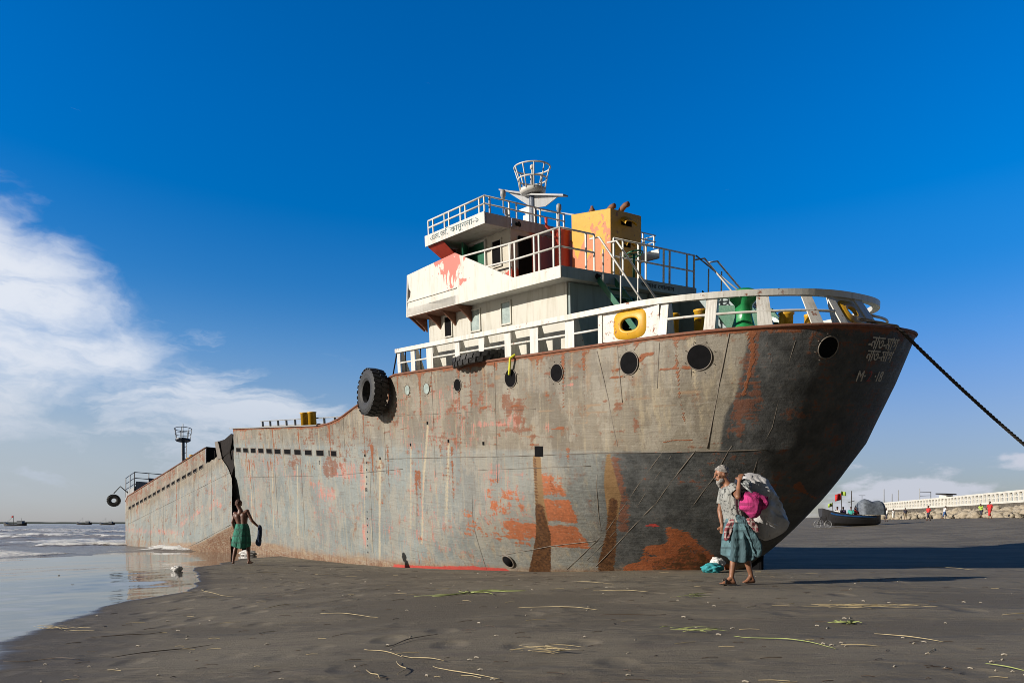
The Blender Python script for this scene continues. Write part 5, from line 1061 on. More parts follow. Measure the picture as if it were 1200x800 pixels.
def body(j, face, skin, voxel=.009, s=1.0, fine=True, hands=None):
    m = MB(); V = {k: Vector(v) for k, v in j.items()}
    sh = (V['shL'] - V['shR']); w_ = sh.normalized(); sd_, fd, up = headaxes(face)
    spine = (V['neck'] - V['hip']).normalized(); fr_ = w_.cross(spine).normalized()
    for q in (-1, 1):
        capsule(m, V['chest'] + w_ * q * .075 * s, V['waist'] + w_ * q * .05 * s, .098 * s, .082 * s); capsule(m, V['waist'] + w_ * q * .05 * s, V['hip'] + w_ * q * .07 * s, .082 * s, .095 * s)
    capsule(m, V['shL'], V['chest'] + w_ * .05 * s, .056 * s, .085 * s); capsule(m, V['shR'], V['chest'] - w_ * .05 * s, .056 * s, .085 * s)
    capsule(m, V['chest'].lerp(V['neck'], .5), V['neck'], .085 * s, .058 * s); hc_ = V['head']; capsule(m, V['neck'], hc_ - up * .05 * s - fd * .02 * s, .054 * s, .050 * s)
    ellipsoid(m, hc_ + up * .025 * s - fd * .012 * s, (.073 * s, .090 * s, .088 * s), (sd_, fd, up)); ellipsoid(m, hc_ - up * .045 * s + fd * .025 * s, (.052 * s, .060 * s, .066 * s), (sd_, fd, up))
    if fine:
        capsule(m, hc_ + up * .022 * s + fd * .082 * s, hc_ - up * .014 * s + fd * .104 * s, .010 * s, .014 * s, 8); capsule(m, hc_ + up * .034 * s + fd * .076 * s + sd_ * .03 * s, hc_ + up * .034 * s + fd * .076 * s - sd_ * .03 * s, .012 * s, .012 * s, 8)
        capsule(m, hc_ - up * .046 * s + fd * .082 * s + sd_ * .016 * s, hc_ - up * .046 * s + fd * .082 * s - sd_ * .016 * s, .010 * s, .010 * s, 8); ellipsoid(m, hc_ - up * .085 * s + fd * .068 * s, (.02 * s, .02 * s, .018 * s), (sd_, fd, up), 10)
        for q in (-1, 1): ellipsoid(m, hc_ + sd_ * q * .076 * s - fd * .012 * s - up * .005 * s, (.010 * s, .018 * s, .030 * s), (sd_, fd, up), 10); ellipsoid(m, hc_ + sd_ * q * .042 * s + fd * .058 * s - up * .014 * s, (.02 * s, .016 * s, .018 * s), (sd_, fd, up), 10)
    for k in 'LR':
        capsule(m, V['sh' + k], V['el' + k], .050 * s, .038 * s); mid_ = V['el' + k].lerp(V['wr' + k], .3); capsule(m, V['el' + k], mid_, .037 * s, .036 * s); capsule(m, mid_, V['wr' + k], .036 * s, .024 * s)
        capsule(m, V['hp' + k], V['kn' + k], .088 * s, .054 * s); kn, an, to = V['kn' + k], V['an' + k], V['to' + k]; cf = kn.lerp(an, .3) - (to - an).normalized() * .012 * s
        capsule(m, kn, cf, .050 * s, .052 * s); capsule(m, cf, an, .052 * s, .031 * s)
        fo_ = (to - an); fo_.z = 0; fo_ = fo_.normalized() if fo_.length > 1e-4 else Vector((0, 1, 0)); heel = Vector((an.x, an.y, to.z)) - fo_ * .035 * s + Vector((0, 0, .006))
        capsule(m, an, heel, .030 * s, .030 * s); capsule(m, heel, to - fo_ * .05 * s, .030 * s, .028 * s); fs_ = fo_.cross(Vector((0, 0, 1)))
        capsule(m, an, to - fo_ * .06 * s, .030 * s, .026 * s)
        if fine:
            for q_, (o_, L) in enumerate(((.026, .034), (.010, .030), (-.004, .026), (-.017, .021), (-.029, .016))): p_ = to - fo_ * .05 * s + fs_ * o_ * s * (1 if k == 'L' else -1); capsule(m, p_, p_ + fo_ * (L + .02) * s - Vector((0, 0, .006)), .0125 * s, .0095 * s, 8)
        else: capsule(m, to - fo_ * .05 * s, to, .028 * s, .02 * s)
        if hands and k in hands: hand(m, V['wr' + k], *hands[k], s)
        elif not fine: capsule(m, V['wr' + k], V['wr' + k] + (V['wr' + k] - V['el' + k]).normalized() * .10 * s, .026 * s, .02 * s)
    o = fuse(m, 'person', skin, voxel); return o, (sd_, fd, up, hc_)
def skinmat(name, c):
    def fn(N, b): n = N.noise(N.obj(), 9, 5); setb(N, b, col=N.mix(N.ss(n, .35, .65), tuple(x * .75 for x in c), tuple(x * 1.2 for x in c)), rough=.48, sss=.04, nor=N.bump(N.noise(N.obj(), 60, 3), .2, .003))
    return mat(name, fn)
def clothmat(name, c, check=None, chk=18.0, rough=.85, blotch=None):
    def fn(N, b):
        o = N.obj(); n = N.noise(o, 5, 5); cc = N.mix(N.ss(n, .3, .7), tuple(x * .72 for x in c), tuple(min(1, x * 1.18) for x in c))
        if check:
            X_ = N.xyz(o); a = N.ss(N.m('SINE', N.m('MULTIPLY', N.m('ADD', X_[0], X_[1]), chk * 6.28)), .55, .8); b_2 = N.ss(N.m('SINE', N.m('MULTIPLY', X_[2], chk * 6.28)), .55, .8); cc = N.mix(N.m('MULTIPLY', N.m('MAXIMUM', a, b_2), .75), cc, check)
        if blotch: cc = N.mix(N.ss(N.noise(o, 26, 3, .6), .56, .60), cc, blotch)
        setb(N, b, col=cc, rough=rough, nor=N.bump(N.m('ADD', N.noise(N.scale(o, (1, 1, .4)), 22, 4), N.m('MULTIPLY', N.noise(N.scale(o, (1.4, 1.4, .8)), 7, 3, .5, 1.2), 2.2)), .6, .02))
    return mat(name, fn)
def loft(name, rings, material, parent, folds=9, famp=.06, seg=72, seed=0, thick=True, sway=.0):
    """rings: (centre, half-width vector, half-depth vector)"""
    m = MB(); vs = []; n_ = len(rings)
    for i, (c, a, b) in enumerate(rings):
        a, b = Vector(a), Vector(b); g = i / (n_ - 1)
        for k in range(seg):
            t = 2 * math.pi * k / seg; f_ = 1 + famp * (.35 + .9 * g) * math.sin(folds * t + seed + 1.6 * g + 1.3 * math.sin(2 * t + seed)) + famp * .6 * (float(fbm(t * 1.2 + seed, g * 2.5 + seed, 3)) - .5) * 2
            p = Vector(c) + (a * math.cos(t) + b * math.sin(t)) * f_; p.z += sway * g * math.sin(2 * t + seed); vs.append(tuple(p))
    m.add(vs, [(i * seg + k, i * seg + (k + 1) % seg, (i + 1) * seg + (k + 1) % seg, (i + 1) * seg + k) for i in range(n_ - 1) for k in range(seg)])
    o = m.build(name, material, parent, True)
    if thick: md = o.modifiers.new('thickness', 'SOLIDIFY'); md.thickness = .006
    return o
def lerp_rings(keys, n_=14):
    out = []; K_ = len(keys) - 1
    for i in range(n_ + 1):
        u = i / n_ * K_; k = min(int(u), K_ - 1); f_ = u - k; f_ = f_ * f_ * (3 - 2 * f_) * .4 + f_ * .6
        out.append(tuple(Vector(a).lerp(Vector(b), f_) for a, b in zip(keys[k], keys[k + 1])))
    return out
def pillow(name, poly, depth, material, parent=None, yc=0, seed=0, amp=.03, nr_=15, sub=4, crease=1.0):
    """a soft closed bag from its outline in x,z, with real depth along y"""
    P = np.array(poly, float); n_ = len(P); u = np.linspace(0, n_, n_ * sub, endpoint=False); i0 = u.astype(int) % n_; f_ = (u % 1)[:, None]
    p0, p1, p2, p3 = P[(i0 - 1) % n_], P[i0], P[(i0 + 1) % n_], P[(i0 + 2) % n_]
    C = .5 * ((2 * p1) + (-p0 + p2) * f_ + (2 * p0 - 5 * p1 + 4 * p2 - p3) * f_ ** 2 + (-p0 + 3 * p1 - 3 * p2 + p3) * f_ ** 3); cen = P.mean(0)
    vs = []; nn = len(C)
    for i in range(nr_):
        s_ = -math.cos(math.pi * i / (nr_ - 1)); k = max(.06, (1 - abs(s_) ** 2.2) ** .5) if abs(s_) < .999 else .05
        for q in range(nn):
            x, z = cen + (C[q] - cen) * k; rg = 1 - abs(2 * float(fbm(x * 2.6 + seed * 1.7, z * 2.2 + s_ * 1.4 + seed, 2)) - 1) ** .7; g = .9 * (rg - .5) + float(fbm(x * 6 + seed, z * 6 + s_ * 3 + seed, 4)) - .5; cr = abs(float(fbm(x * 4 + seed * 2, z * 3 + seed, 3)) - .5)
            y = s_ * depth * (.6 + .4 * (1 - k * .3)) * (1 - 1.6 * crease * max(0, .1 - cr)); y *= 1 - .0; vs.append((x + g * amp * 1.4, yc + y + g * amp * 2.0 * math.copysign(1, s_), z + g * amp))
    m = MB(); m.add(vs, [(i * nn + q, i * nn + (q + 1) % nn, (i + 1) * nn + (q + 1) % nn, (i + 1) * nn + q) for i in range(nr_ - 1) for q in range(nn)] + [tuple(range(nn))[::-1], tuple(range((nr_ - 1) * nn, nr_ * nn))])
    return m.build(name, material, parent, True)

M['skin'] = skinmat('brown_skin', (.25, .115, .065)); M['skin_dark'] = skinmat('dark_brown_skin', (.125, .055, .034)); M['hair_grey'] = plain('grey_hair', (.33, .31, .29), .9, .45, 60, bump=.8); M['hair_black'] = plain('black_hair', (.015, .012, .01), .8, .4, 60, bump=.8); M['eye'] = plain('dark_eye', (.02, .015, .012), .2)
M['hair_brown'] = plain('reddish_brown_hair', (.07, .03, .018), .8, .4, 60, bump=.8)
# man with the sack
GX1, GY1 = 2.99, 9.0; base1 = Vector((GX1, GY1, float(gz(GX1, GY1)) + .012))
q = lambda px, py, y=0.0: ((px - 866) / 88.9, y, (685 - py) / 88.9)
j1 = dict(head=q(845.6, 557.5), neck=q(852.5, 569), chest=q(856.5, 583), waist=q(860, 606), hip=q(862.5, 617), shL=q(854.5, 573, -.165), shR=q(853.5, 574, .165), elL=q(854.5, 584.5, -.36), wrL=q(858.5, 566.5, -.27), elR=q(849.5, 599, .21), wrR=q(850.5, 617, .15),
          hpL=q(861.5, 620, -.09), knL=q(857.5, 645.5, -.10), anL=q(854.2, 676.5, -.11), toL=q(841.5, 683.2, -.13), hpR=q(864, 620, .09), knR=q(874.5, 648, .09), anR=q(883.5, 676, .10), toR=q(873, 683.2, .07))
p1, (sd_, fd, up, hc_) = body(j1, (-1, -.06, -.22), M['skin'], .0085, .97, True, {'L': ((.30, .25, .92), (.75, .35, -.15), (-.6, .6, .1)), 'R': ((-.05, -.1, -1), (.2, -.9, 0), (-1, 0, 0))})
p1.location = base1
tag(p1, 'barefoot grey-haired man in a teal lungi walking left, bent under a big white sack', 'person')
def hair(head_c, axes, material, parent, s=1.0, back=1.0, seed=0, low=-.03):
    sd_, fd, up = axes; m = MB(); vs = []; seg, nr_ = 40, 18
    for i in range(nr_ + 1):
        for k in range(seg):
            t = 2 * math.pi * k / seg; cf = math.cos(t)   # cf=1 forward
            phm = math.radians(52 + 58 * (1 - (cf * .5 + .5)) ** .7 * back); ph_ = phm * i / nr_; r = 1.08 + .30 * (float(fbm(t * 3.5 + seed, ph_ * 5 + seed, 4)) - .45)
            if i == nr_: r = .97
            vs.append(tuple(head_c + up * .026 * s - fd * .014 * s + (fd * math.sin(ph_) * math.cos(t) * .094 + sd_ * math.sin(ph_) * math.sin(t) * .077 + up * math.cos(ph_) * .092) * r * s))
    m.add(vs, [(i * seg + k, i * seg + (k + 1) % seg, (i + 1) * seg + (k + 1) % seg, (i + 1) * seg + k) for i in range(nr_) for k in range(seg)]); return m.build('hair', material, parent, True)
hair(hc_, (sd_, fd, up), M['hair_grey'], p1, .97, 1.05, 3)
m = MB(); ellipsoid(m, hc_ - up * .092 + fd * .062, (.036, .030, .036), (sd_, fd, up), 14); ellipsoid(m, hc_ - up * .125 + fd * .060, (.022, .020, .034), (sd_, fd, up), 12)
for q_ in (-1, 1): ellipsoid(m, hc_ - up * .07 + fd * .03 + sd_ * q_ * .042, (.015, .036, .030), (sd_, fd, up), 12)
capsule(m, hc_ - up * .034 + fd * .090 + sd_ * .02, hc_ - up * .034 + fd * .090 - sd_ * .02, .008, .008, 6)
o = fuse(m, 'beard', M['hair_grey'], .007, 1); o.parent = p1
m = MB()
for q_ in (-1, 1): ellipsoid(m, hc_ + up * .012 + fd * .077 + sd_ * q_ * .030, (.012, .008, .007), (sd_, fd, up), 10)
m.build('eyes', M['eye'], p1, True)
M['shirt1'] = clothmat('patterned_white_shirt', (.27, .275, .26), blotch=(.04, .045, .045)); M['lungi1'] = clothmat('teal_checked_lungi', (.085, .165, .19), check=(.035, .07, .085), chk=9)
M['gamcha'] = clothmat('checked_scarf', (.42, .44, .44), check=(.03, .04, .05), chk=15); M['maroon'] = clothmat('maroon_checked_cloth', (.20, .05, .06), check=(.42, .36, .34), chk=15); M['pinkcloth'] = clothmat('magenta_cloth', (.46, .028, .17), check=(.20, .010, .075), chk=7); M['sandal'] = plain('dark_sandal', (.03, .022, .018), .7)
X3 = lambda x, y=0, z=0: Vector((x, y, z))
loft('shirt', lerp_rings([(q(853, 570), X3(.055, 0, .02), X3(0, .09)), (q(854.5, 574), X3(.105, 0, .02), X3(0, .205)), (q(856, 583), X3(.135, 0, .02), X3(0, .215)), (q(858.5, 597), X3(.128, 0, .01), X3(0, .185)), (q(861, 609), X3(.125, 0, .02), X3(0, .185)), (q(861.5, 613), X3(.135), X3(0, .195))], 20), M['shirt1'], p1, 11, .035, seed=2)
for s_, e_ in (('shL', 'elL'), ('shR', 'elR')):
    a, b = Vector(j1[s_]), Vector(j1[e_]); d = (b - a).normalized(); u = d.orthogonal().normalized(); v = d.cross(u); loft('sleeve', lerp_rings([(a - d * .01, u * .068, v * .068), (a.lerp(b, .35), u * .066, v * .066), (a.lerp(b, .68), u * .064, v * .064)], 8), M['shirt1'], p1, 5, .06, 32, 4)
loft('lungi', lerp_rings([(q(861, 607), X3(.120), X3(0, .165)), (q(862.5, 618), X3(.150), X3(0, .185)), (q(864.5, 632), X3(.195), X3(0, .19)), (q(866.5, 645), X3(.225, 0, .0), X3(0, .19)), (q(866.5, 656), X3(.222, 0, -.02), X3(0, .185))], 24), M['lungi1'], p1, 9, .10, 120, 2.2, sway=.045)
pillow('lungi_knot', [q(*p)[::2] for p in [(856, 605), (862, 606), (870, 611), (879, 627), (886, 640), (884, 653), (877, 651), (871, 634), (863, 618)]], .035, M['lungi1'], p1, -.20, 3, .02)
pillow('waist_cloth', [q(*p)[::2] for p in [(858, 606), (852, 610), (846, 620), (845, 633), (849, 634), (853, 622), (858, 614)]], .03, M['maroon'], p1, -.13, 5, .02)
pillow('waist_cloth', [q(*p)[::2] for p in [(868, 609), (874, 610), (881, 619), (882, 625), (877, 624), (870, 617)]], .035, M['maroon'], p1, -.22, 7, .02)
for k_ in 'LR':
    to = Vector(j1['to' + k_]); an = Vector(j1['an' + k_]); m = MB(); y = (to.y + an.y) / 2
    if k_ == 'L': m.prism([(to.x - .015, y - .045, .0), (to.x + .06, y - .05, 0), (an.x + .055, y - .035, 0), (an.x + .06, y + .035, 0), (to.x + .06, y + .05, 0), (to.x - .015, y + .04, 0)], (0, 0, .012)); m.torus((to.x + .055, y, .03), (1, 0, .1), .045, .008, 16, 6, 1.6); m.build('sandal', M['sandal'], p1, False)
M['sack'] = None
def sackm(N, b):
    o = N.obj(); X_ = N.xyz(o); n = N.noise(o, 3.2, 6, .62); f = N.noise(o, 28, 5, .7); wv = N.m('ADD', N.m('SINE', N.m('MULTIPLY', X_[0], 900)), N.m('SINE', N.m('MULTIPLY', X_[2], 900)))
    c = N.mix(N.ss(n, .35, .68), (.55, .54, .54), (.33, .325, .32)); c = N.mix(N.ss(f, .60, .68, 0, .75), c, (.16, .14, .12)); c = N.mix(N.ss(N.noise(o, 1.6, 3), .5, .62, 0, .35), c, (.45, .47, .55))
    setb(N, b, col=c, rough=.55, nor=N.bump(N.m('ADD', n, N.m('MULTIPLY', f, .15)), .8, .03))
M['sack'] = mat('dirty_white_woven_sack', sackm)
SK = [(866, 561), (872, 557), (879, 555.5), (887, 557), (895, 561), (901, 567), (907, 576), (912, 586), (916, 597), (921, 608), (925, 616), (921, 624), (914, 629), (905, 633), (897, 634), (889, 631), (880, 626), (873, 616), (868, 600), (865, 580)]
sk = pillow('sack', [q(*p)[::2] for p in SK], .27, M['sack'], None, .06, 4, .032, 21, 4); sk.location = base1; tag(sk, 'big dirty white woven sack bulging on the walking man\'s back', 'sack')
m = MB(); m.tube([q(892, 612, -.22), q(897, 615, -.245), q(903, 617, -.23)], [.008, .014, .006], 6); m.build('torn_flap', M['white_plastic'], sk, True)
pk = pillow('cloth_bundle', [q(*p)[::2] for p in [(861, 581), (867, 579), (876, 580), (884, 585), (889, 592), (886, 598), (880, 601), (876, 608), (870, 609), (864, 602), (859, 597), (859, 588)]], .12, M['pinkcloth'], None, -.32, 9, .05, 21, 5, 2.5); pk.location = base1; tag(pk, 'magenta cloth bundle hanging at the walking man\'s near side against the sack', 'bundle')
gm = pillow('checked_scarf', [q(*p)[::2] for p in [(860, 567), (864, 564), (870, 565), (873, 570), (872, 577), (868, 581), (862, 579), (859, 573)]], .10, M['gamcha'], None, -.22, 12, .03); gm.location = base1; tag(gm, 'black and white checked scarf bunched under the walking man\'s raised hand', 'scarf')
m = MB(); m.tube([q(858.5, 569, -.29), q(862, 571, -.30), q(868, 577, -.33), q(872, 582, -.35)], .014, 8); o = m.build('bundle_cord', M['gamcha'], pk, True)

# man in the green sarong, seen from behind
GX2, GY2 = -6.86, 17.3; base2 = Vector((GX2, GY2, float(gz(GX2, GY2)) + .01))
r = lambda px, py, y=0.0: ((px - 283.2) / 46.2, y, (661 - py) / 46.2)
j2 = dict(head=r(279.6, 591.6, .02), neck=r(282, 598), chest=r(283, 605), waist=r(284, 614), hip=r(284.3, 619), shL=r(276, 602.2), shR=r(290, 599.6), elL=r(273.4, 612, -.02), wrL=r(274.6, 621.5, .06), elR=r(296, 610.5, -.02), wrR=r(302.2, 617.2, .03),
          hpL=r(280.3, 622), knL=r(276.6, 641, .03), anL=r(274, 657.5, -.02), toL=(r(271.5, 660)[0], .16, .03), hpR=r(288.2, 622), knR=r(291, 641, .03), anR=r(292.6, 657.5, -.02), toR=(r(293.2, 660)[0], .18, .03))
p2, ax2 = body(j2, (-.25, 1, -.1), M['skin_dark'], .009, 1.0, True, {'L': ((.05, .1, -1), (.3, .6, 0), (.2, 1, 0)), 'R': ((.75, .1, -.55), (-.2, .4, -1), (.3, .9, .1))})
p2.location = base2; tag(p2, 'bare-chested man in a green sarong standing with his back turned beside the hull', 'person')
hair(ax2[3], ax2[:3], M['hair_brown'], p2, 1.02, 1.15, 6)
M['green_cloth'] = clothmat('green_sarong', (.02, .17, .115), check=(.02, .09, .07), chk=6); M['navy_cloth'] = clothmat('dark_blue_cloth', (.02, .04, .09))
loft('sarong', lerp_rings([(r(284, 614.3), X3(.150), X3(0, .115)), (r(284.3, 619), X3(.175), X3(0, .135)), (r(283.6, 629), X3(.215), X3(0, .16)), (r(283.2, 637), X3(.232), X3(0, .17)), (r(283.2, 641.5), X3(.225), X3(0, .165))], 20), M['green_cloth'], p2, 9, .06, 80, 1, sway=.03)
cl = pillow('held_cloth', [r(*p)[::2] for p in [(302.5, 616), (305.5, 618), (305.8, 626), (305, 634), (304.4, 640), (301.5, 640.5), (299, 636.5), (301, 630), (301.6, 623)]], .05, M['navy_cloth'], None, .04, 5, .03); cl.location = base2; tag(cl, 'dark blue cloth dangling from the right hand of the man in green', 'cloth')

# ------------------------------------------------------------------ far right: sea wall, boulders, people, boat
M['concrete'] = painted('white_washed_concrete', (.66, .64, .58), rust=.0, rustc=(.3, .28, .22), rough=.8); M['concrete_raw'] = plain('raw_concrete', (.40, .36, .29), .9, .3, 2)
WP = [Vector((38.0, 30, 0)), Vector((44.5, 50, 0)), Vector((49.5, 66, 0)), Vector((54, 85, 0)), Vector((58, 105, 0)), Vector((60.5, 117, 0))]
WLn = [0]
for a, b in zip(WP[:-1], WP[1:]): WLn.append(WLn[-1] + (b - a).length)
def wpt(s_):
    k = min(max(0, next((i for i in range(len(WLn) - 1) if WLn[i + 1] >= s_), len(WLn) - 2)), len(WLn) - 2); t = (s_ - WLn[k]) / (WLn[k + 1] - WLn[k]); d = (WP[k + 1] - WP[k]).normalized(); return WP[k].lerp(WP[k + 1], t), d, Vector((d.y, -d.x, 0))
WZ = 2.05; M['gap_shade'] = plain('dark_gap_shade', (.11, .095, .075), .95, .5, 3)
sw = empty('sea_wall', WP[2] + Vector((0, 0, .6)), label='long white concrete promenade balustrade on the sea wall behind the boulders', cat='sea wall')
def wloc(p): return tuple(Vector(p) - sw.location)
def strip(name, o0, o1, z0, z1, material):
    m = MB(); n_ = 40; vs = []
    for i in range(n_ + 1): p, d, nn = wpt(WLn[-1] * i / n_); vs += [wloc(p + nn * o0 + Vector((0, 0, z0))), wloc(p + nn * o0 + Vector((0, 0, z1))), wloc(p + nn * o1 + Vector((0, 0, z1))), wloc(p + nn * o1 + Vector((0, 0, z0)))]
    m.add(vs, [(i * 4 + k, i * 4 + (k + 1) % 4, (i + 1) * 4 + (k + 1) % 4, (i + 1) * 4 + k) for i in range(n_) for k in range(4)] + [(0, 1, 2, 3), (n_ * 4 + 3, n_ * 4 + 2, n_ * 4 + 1, n_ * 4)]); return m.build(name, M[material], sw)
strip('promenade', .3, 7, -.5, WZ, 'concrete_raw'); strip('wall_face', -.05, .3, -.5, WZ - .004, 'gap_shade'); strip('plinth', -.12, .2, WZ, WZ + .22, 'concrete'); strip('coping', -.15, .22, WZ + 1.02, WZ + 1.22, 'concrete'); strip('middle_rail', -.02, .1, WZ + .58, WZ + .68, 'concrete')  # wall face coloured dark to paint shade into the gaps between boulders
bm_ = None
for i in range(88):
    s_ = 2 + i * .99; p, d, nn = wpt(s_)
    if bm_ is None: m = MB(); m.box(-.13, .13, -.1, .12, .22, 1.02); m.box(-.17, .17, -.125, .14, .88, 1.016); o = m.build('baluster', M['concrete'], sw); bm_ = o
    else: o = bm_.copy(); col.objects.link(o)
    o.location = Vector(wloc(p + Vector((0, 0, WZ)))); o.rotation_euler = (0, 0, math.atan2(d.y, d.x))
M['rock'] = painted('pale_boulder', (.36, .31, .235), rust=.1, rustc=(.16, .13, .10), rough=.9)
rocks = [crumple('boulder', (0, 0, -50), (1, 1, 1), 'rock', 'x', 'boulder', 20 + k * 3, 3, .55) for k in range(6)]; used = set(); RL = 'pale rough boulder heaped among others at the foot of the white balustrade'
for i in range(230):
    s_ = 2 + 84 * (i / 230) ** .9 + rr_.uniform(-.4, .4); p, d, nn = wpt(s_); off = rr_.uniform(-2.6, -.2); k = rr_.randrange(6); o = rocks[k] if k not in used else rocks[k].copy()
    if k in used: col.objects.link(o)
    used.add(k); x, y = (p + nn * off)[:2]; h = float(gz(x, y)); o.location = (x, y, h + .1 + (2.6 + off) / 2.4 * max(.3, WZ - h - .75)); sz = rr_.uniform(.28, .60); o.scale = (sz * rr_.uniform(.9, 1.5), sz * rr_.uniform(.9, 1.4), sz * rr_.uniform(.7, 1.0)); o.rotation_euler = (rr_.uniform(-.5, .5), rr_.uniform(-.5, .5), rr_.uniform(0, 6.3)); tag(o, RL, 'boulder', 'boulders along the foot of the sea wall')

def walker(kind):
    P = dict(head=(0, -.02, 1.52), neck=(0, 0, 1.38), chest=(0, 0, 1.24), waist=(0, 0, 1.02), hip=(0, 0, .92), shL=(.17, 0, 1.33), shR=(-.17, 0, 1.33))
    if kind == 'walk': P.update(elL=(.22, .10, 1.08), wrL=(.2, -.06, .88), elR=(-.22, -.08, 1.07), wrR=(-.2, -.24, .9), hpL=(.09, 0, .88), knL=(.09, -.16, .48), anL=(.09, -.2, .09), toL=(.09, -.38, .03), hpR=(-.09, 0, .88), knR=(-.09, .06, .48), anR=(-.09, .28, .12), toR=(-.09, .14, .03))
    elif kind == 'stand': P.update(elL=(.24, .03, 1.07), wrL=(.24, -.02, .83), elR=(-.26, 0, 1.08), wrR=(-.12, -.18, 1.0), hpL=(.09, 0, .88), knL=(.1, -.02, .48), anL=(.11, 0, .09), toL=(.13, -.18, .03), hpR=(-.09, 0, .88), knR=(-.1, -.02, .48), anR=(-.11, 0, .09), toR=(-.13, -.18, .03))
    elif kind == 'reach': P.update(head=(0, -.14, 1.46), neck=(0, -.08, 1.34), chest=(0, -.05, 1.22), elL=(.24, -.2, 1.12), wrL=(.2, -.42, 1.05), elR=(-.30, -.1, 1.1), wrR=(-.4, -.28, 1.28), hpL=(.09, 0, .88), knL=(.12, -.2, .5), anL=(.12, -.14, .09), toL=(.12, -.32, .03), hpR=(-.09, 0, .88), knR=(-.12, .14, .5), anR=(-.13, .3, .1), toR=(-.13, .14, .03))
    else: P = {k: (v[0], v[1], v[2] - .44) for k, v in P.items()}; P.update(elL=(.24, -.02, .64), wrL=(.16, -.24, .56), elR=(-.24, -.02, .64), wrR=(-.16, -.24, .56), hpL=(.09, 0, .46), knL=(.11, -.40, .46), anL=(.11, -.40, .09), toL=(.11, -.56, .03), hpR=(-.09, 0, .46), knR=(-.11, -.40, .46), anR=(-.11, -.38, .09), toR=(-.11, -.54, .03))
    return P
PP = {}
def far_person(kind, loc, rz, shirt, lower, label, skin='skin_dark', s=1.0, group='people walking along the beach below the sea wall'):
    J = walker(kind)
    if kind not in PP:
        o, ax = body(J, (0, -1, 0), None, .022, 1.0, False); o.data.materials.clear(); h = hair(ax[3], ax[:3], M['hair_black'], o, 1.05, 1.05, 2)
        V_ = lambda k: Vector(J[k]); sh_ = loft('shirt', lerp_rings([(V_('neck') - Vector((0, 0, .05)), X3(.12), X3(0, .09)), (V_('chest') + Vector((0, 0, .05)), X3(.225), X3(0, .145)), (V_('waist'), X3(.18), X3(0, .135)), (V_('hip') - Vector((0, 0, .03)), X3(.20), X3(0, .15))], 8), None, o, 6, .04, 24, 1, False)
        m = MB()
        for k_ in 'LR': capsule(m, V_('sh' + k_), V_('sh' + k_).lerp(V_('el' + k_), .75), .068, .058, 10)
        m.build('sleeves', None, o, True); m = MB()
        for k_ in 'LR': capsule(m, V_('hp' + k_), V_('kn' + k_), .115, .085, 12); capsule(m, V_('kn' + k_), V_('kn' + k_).lerp(V_('an' + k_), .3), .08, .075, 12)
        capsule(m, V_('hpL'), V_('hpR'), .12, .12, 12); m.build('shorts', None, o, True); PP[kind] = o; root = o
        kids = list(o.children)
    else:
        root = PP[kind].copy(); col.objects.link(root); kids = []
        for c in PP[kind].children: d = c.copy(); col.objects.link(d); d.parent = root; kids.append(d)
    def setm(o_, m_):
        if len(o_.data.materials) == 0: o_.data.materials.append(None)
        o_.material_slots[0].link = 'OBJECT'; o_.material_slots[0].material = m_
    setm(root, M[skin])
    for c in kids:
        n_ = c.name.split('.')[0]
        if n_ in ('shirt', 'sleeves'): setm(c, M[shirt])
        elif n_ == 'shorts': setm(c, M[lower])
    root.location = loc; root.rotation_euler = (0, 0, rz); root.scale = (s, s, s); tag(root, label, 'person', group); return root
for n_, c in (('red', (.55, .03, .03)), ('whitec', (.7, .7, .68)), ('darkc', (.03, .03, .05)), ('lime', (.35, .5, .08)), ('bluec', (.05, .12, .3)), ('purple', (.16, .08, .22)), ('tealc', (.05, .35, .30)), ('khaki', (.25, .2, .13))): M['c_' + n_] = clothmat(n_ + '_cloth', c)
for (px, hp, kind, rz, sh_, lo_, lab) in [(1038.6, 15.5, 'walk', 1.8, 'c_whitec', 'c_darkc', 'person in white top and dark trousers, nearest the moored boat'), (1047, 12.5, 'stand', .3, 'c_whitec', 'c_whitec', 'small person all in white just right of the beached boat'), (1061, 13.5, 'stand', 3, 'c_darkc', 'c_khaki', 'person in a dark top alone by the boulders right of the boat'),
        (1088, 17.5, 'walk', -1.5, 'c_red', 'c_darkc', 'person in a red shirt and dark trousers, left one of the two in red'), (1093.5, 13, 'stand', .5, 'c_khaki', 'c_whitec', 'child in khaki shirt just right of the left person in red'), (1107, 15.5, 'reach', 1.3, 'c_whitec', 'c_bluec', 'person in white leaning forward with an arm out by the boulders'),
        (1118, 14, 'walk', 1.7, 'c_lime', 'c_darkc', 'person in a lime green shirt walking below the balustrade'), (1129.6, 13.5, 'stand', 0, 'c_whitec', 'c_khaki', 'person in white shirt and khaki shorts below the balustrade'), (1150, 17, 'reach', -1.2, 'c_lime', 'c_darkc', 'person in lime shirt leaning towards the right person in red'),
        (1160, 20.5, 'walk', -1.4, 'c_red', 'c_red', 'person all in red, right one of the two in red and the tallest'), (1165, 15.5, 'stand', .2, 'c_darkc', 'c_whitec', 'person in dark top and white shorts just right of the tall one in red'), (1172.5, 12.5, 'stand', 1.2, 'c_darkc', 'c_darkc', 'small person all in dark clothes at the right end of the row')]:
    Y_ = 1.6 * 800 / hp * .92; Y_ = min(max(Y_, 62), 92); X_ = (px - 600) / 800 * Y_; far_person(kind, (X_, Y_, float(gz(X_, Y_, False)) + .0), rz, sh_, lo_, lab, s=hp * Y_ / 800 / 1.63)
far_person('stand', (wpt(36)[0] + wpt(36)[2] * 1.2 + Vector((0, 0, WZ)))[:], 1.4, 'c_darkc', 'c_darkc', 'person in dark clothes standing up on the promenade behind the balustrade', group='people up on the promenade')

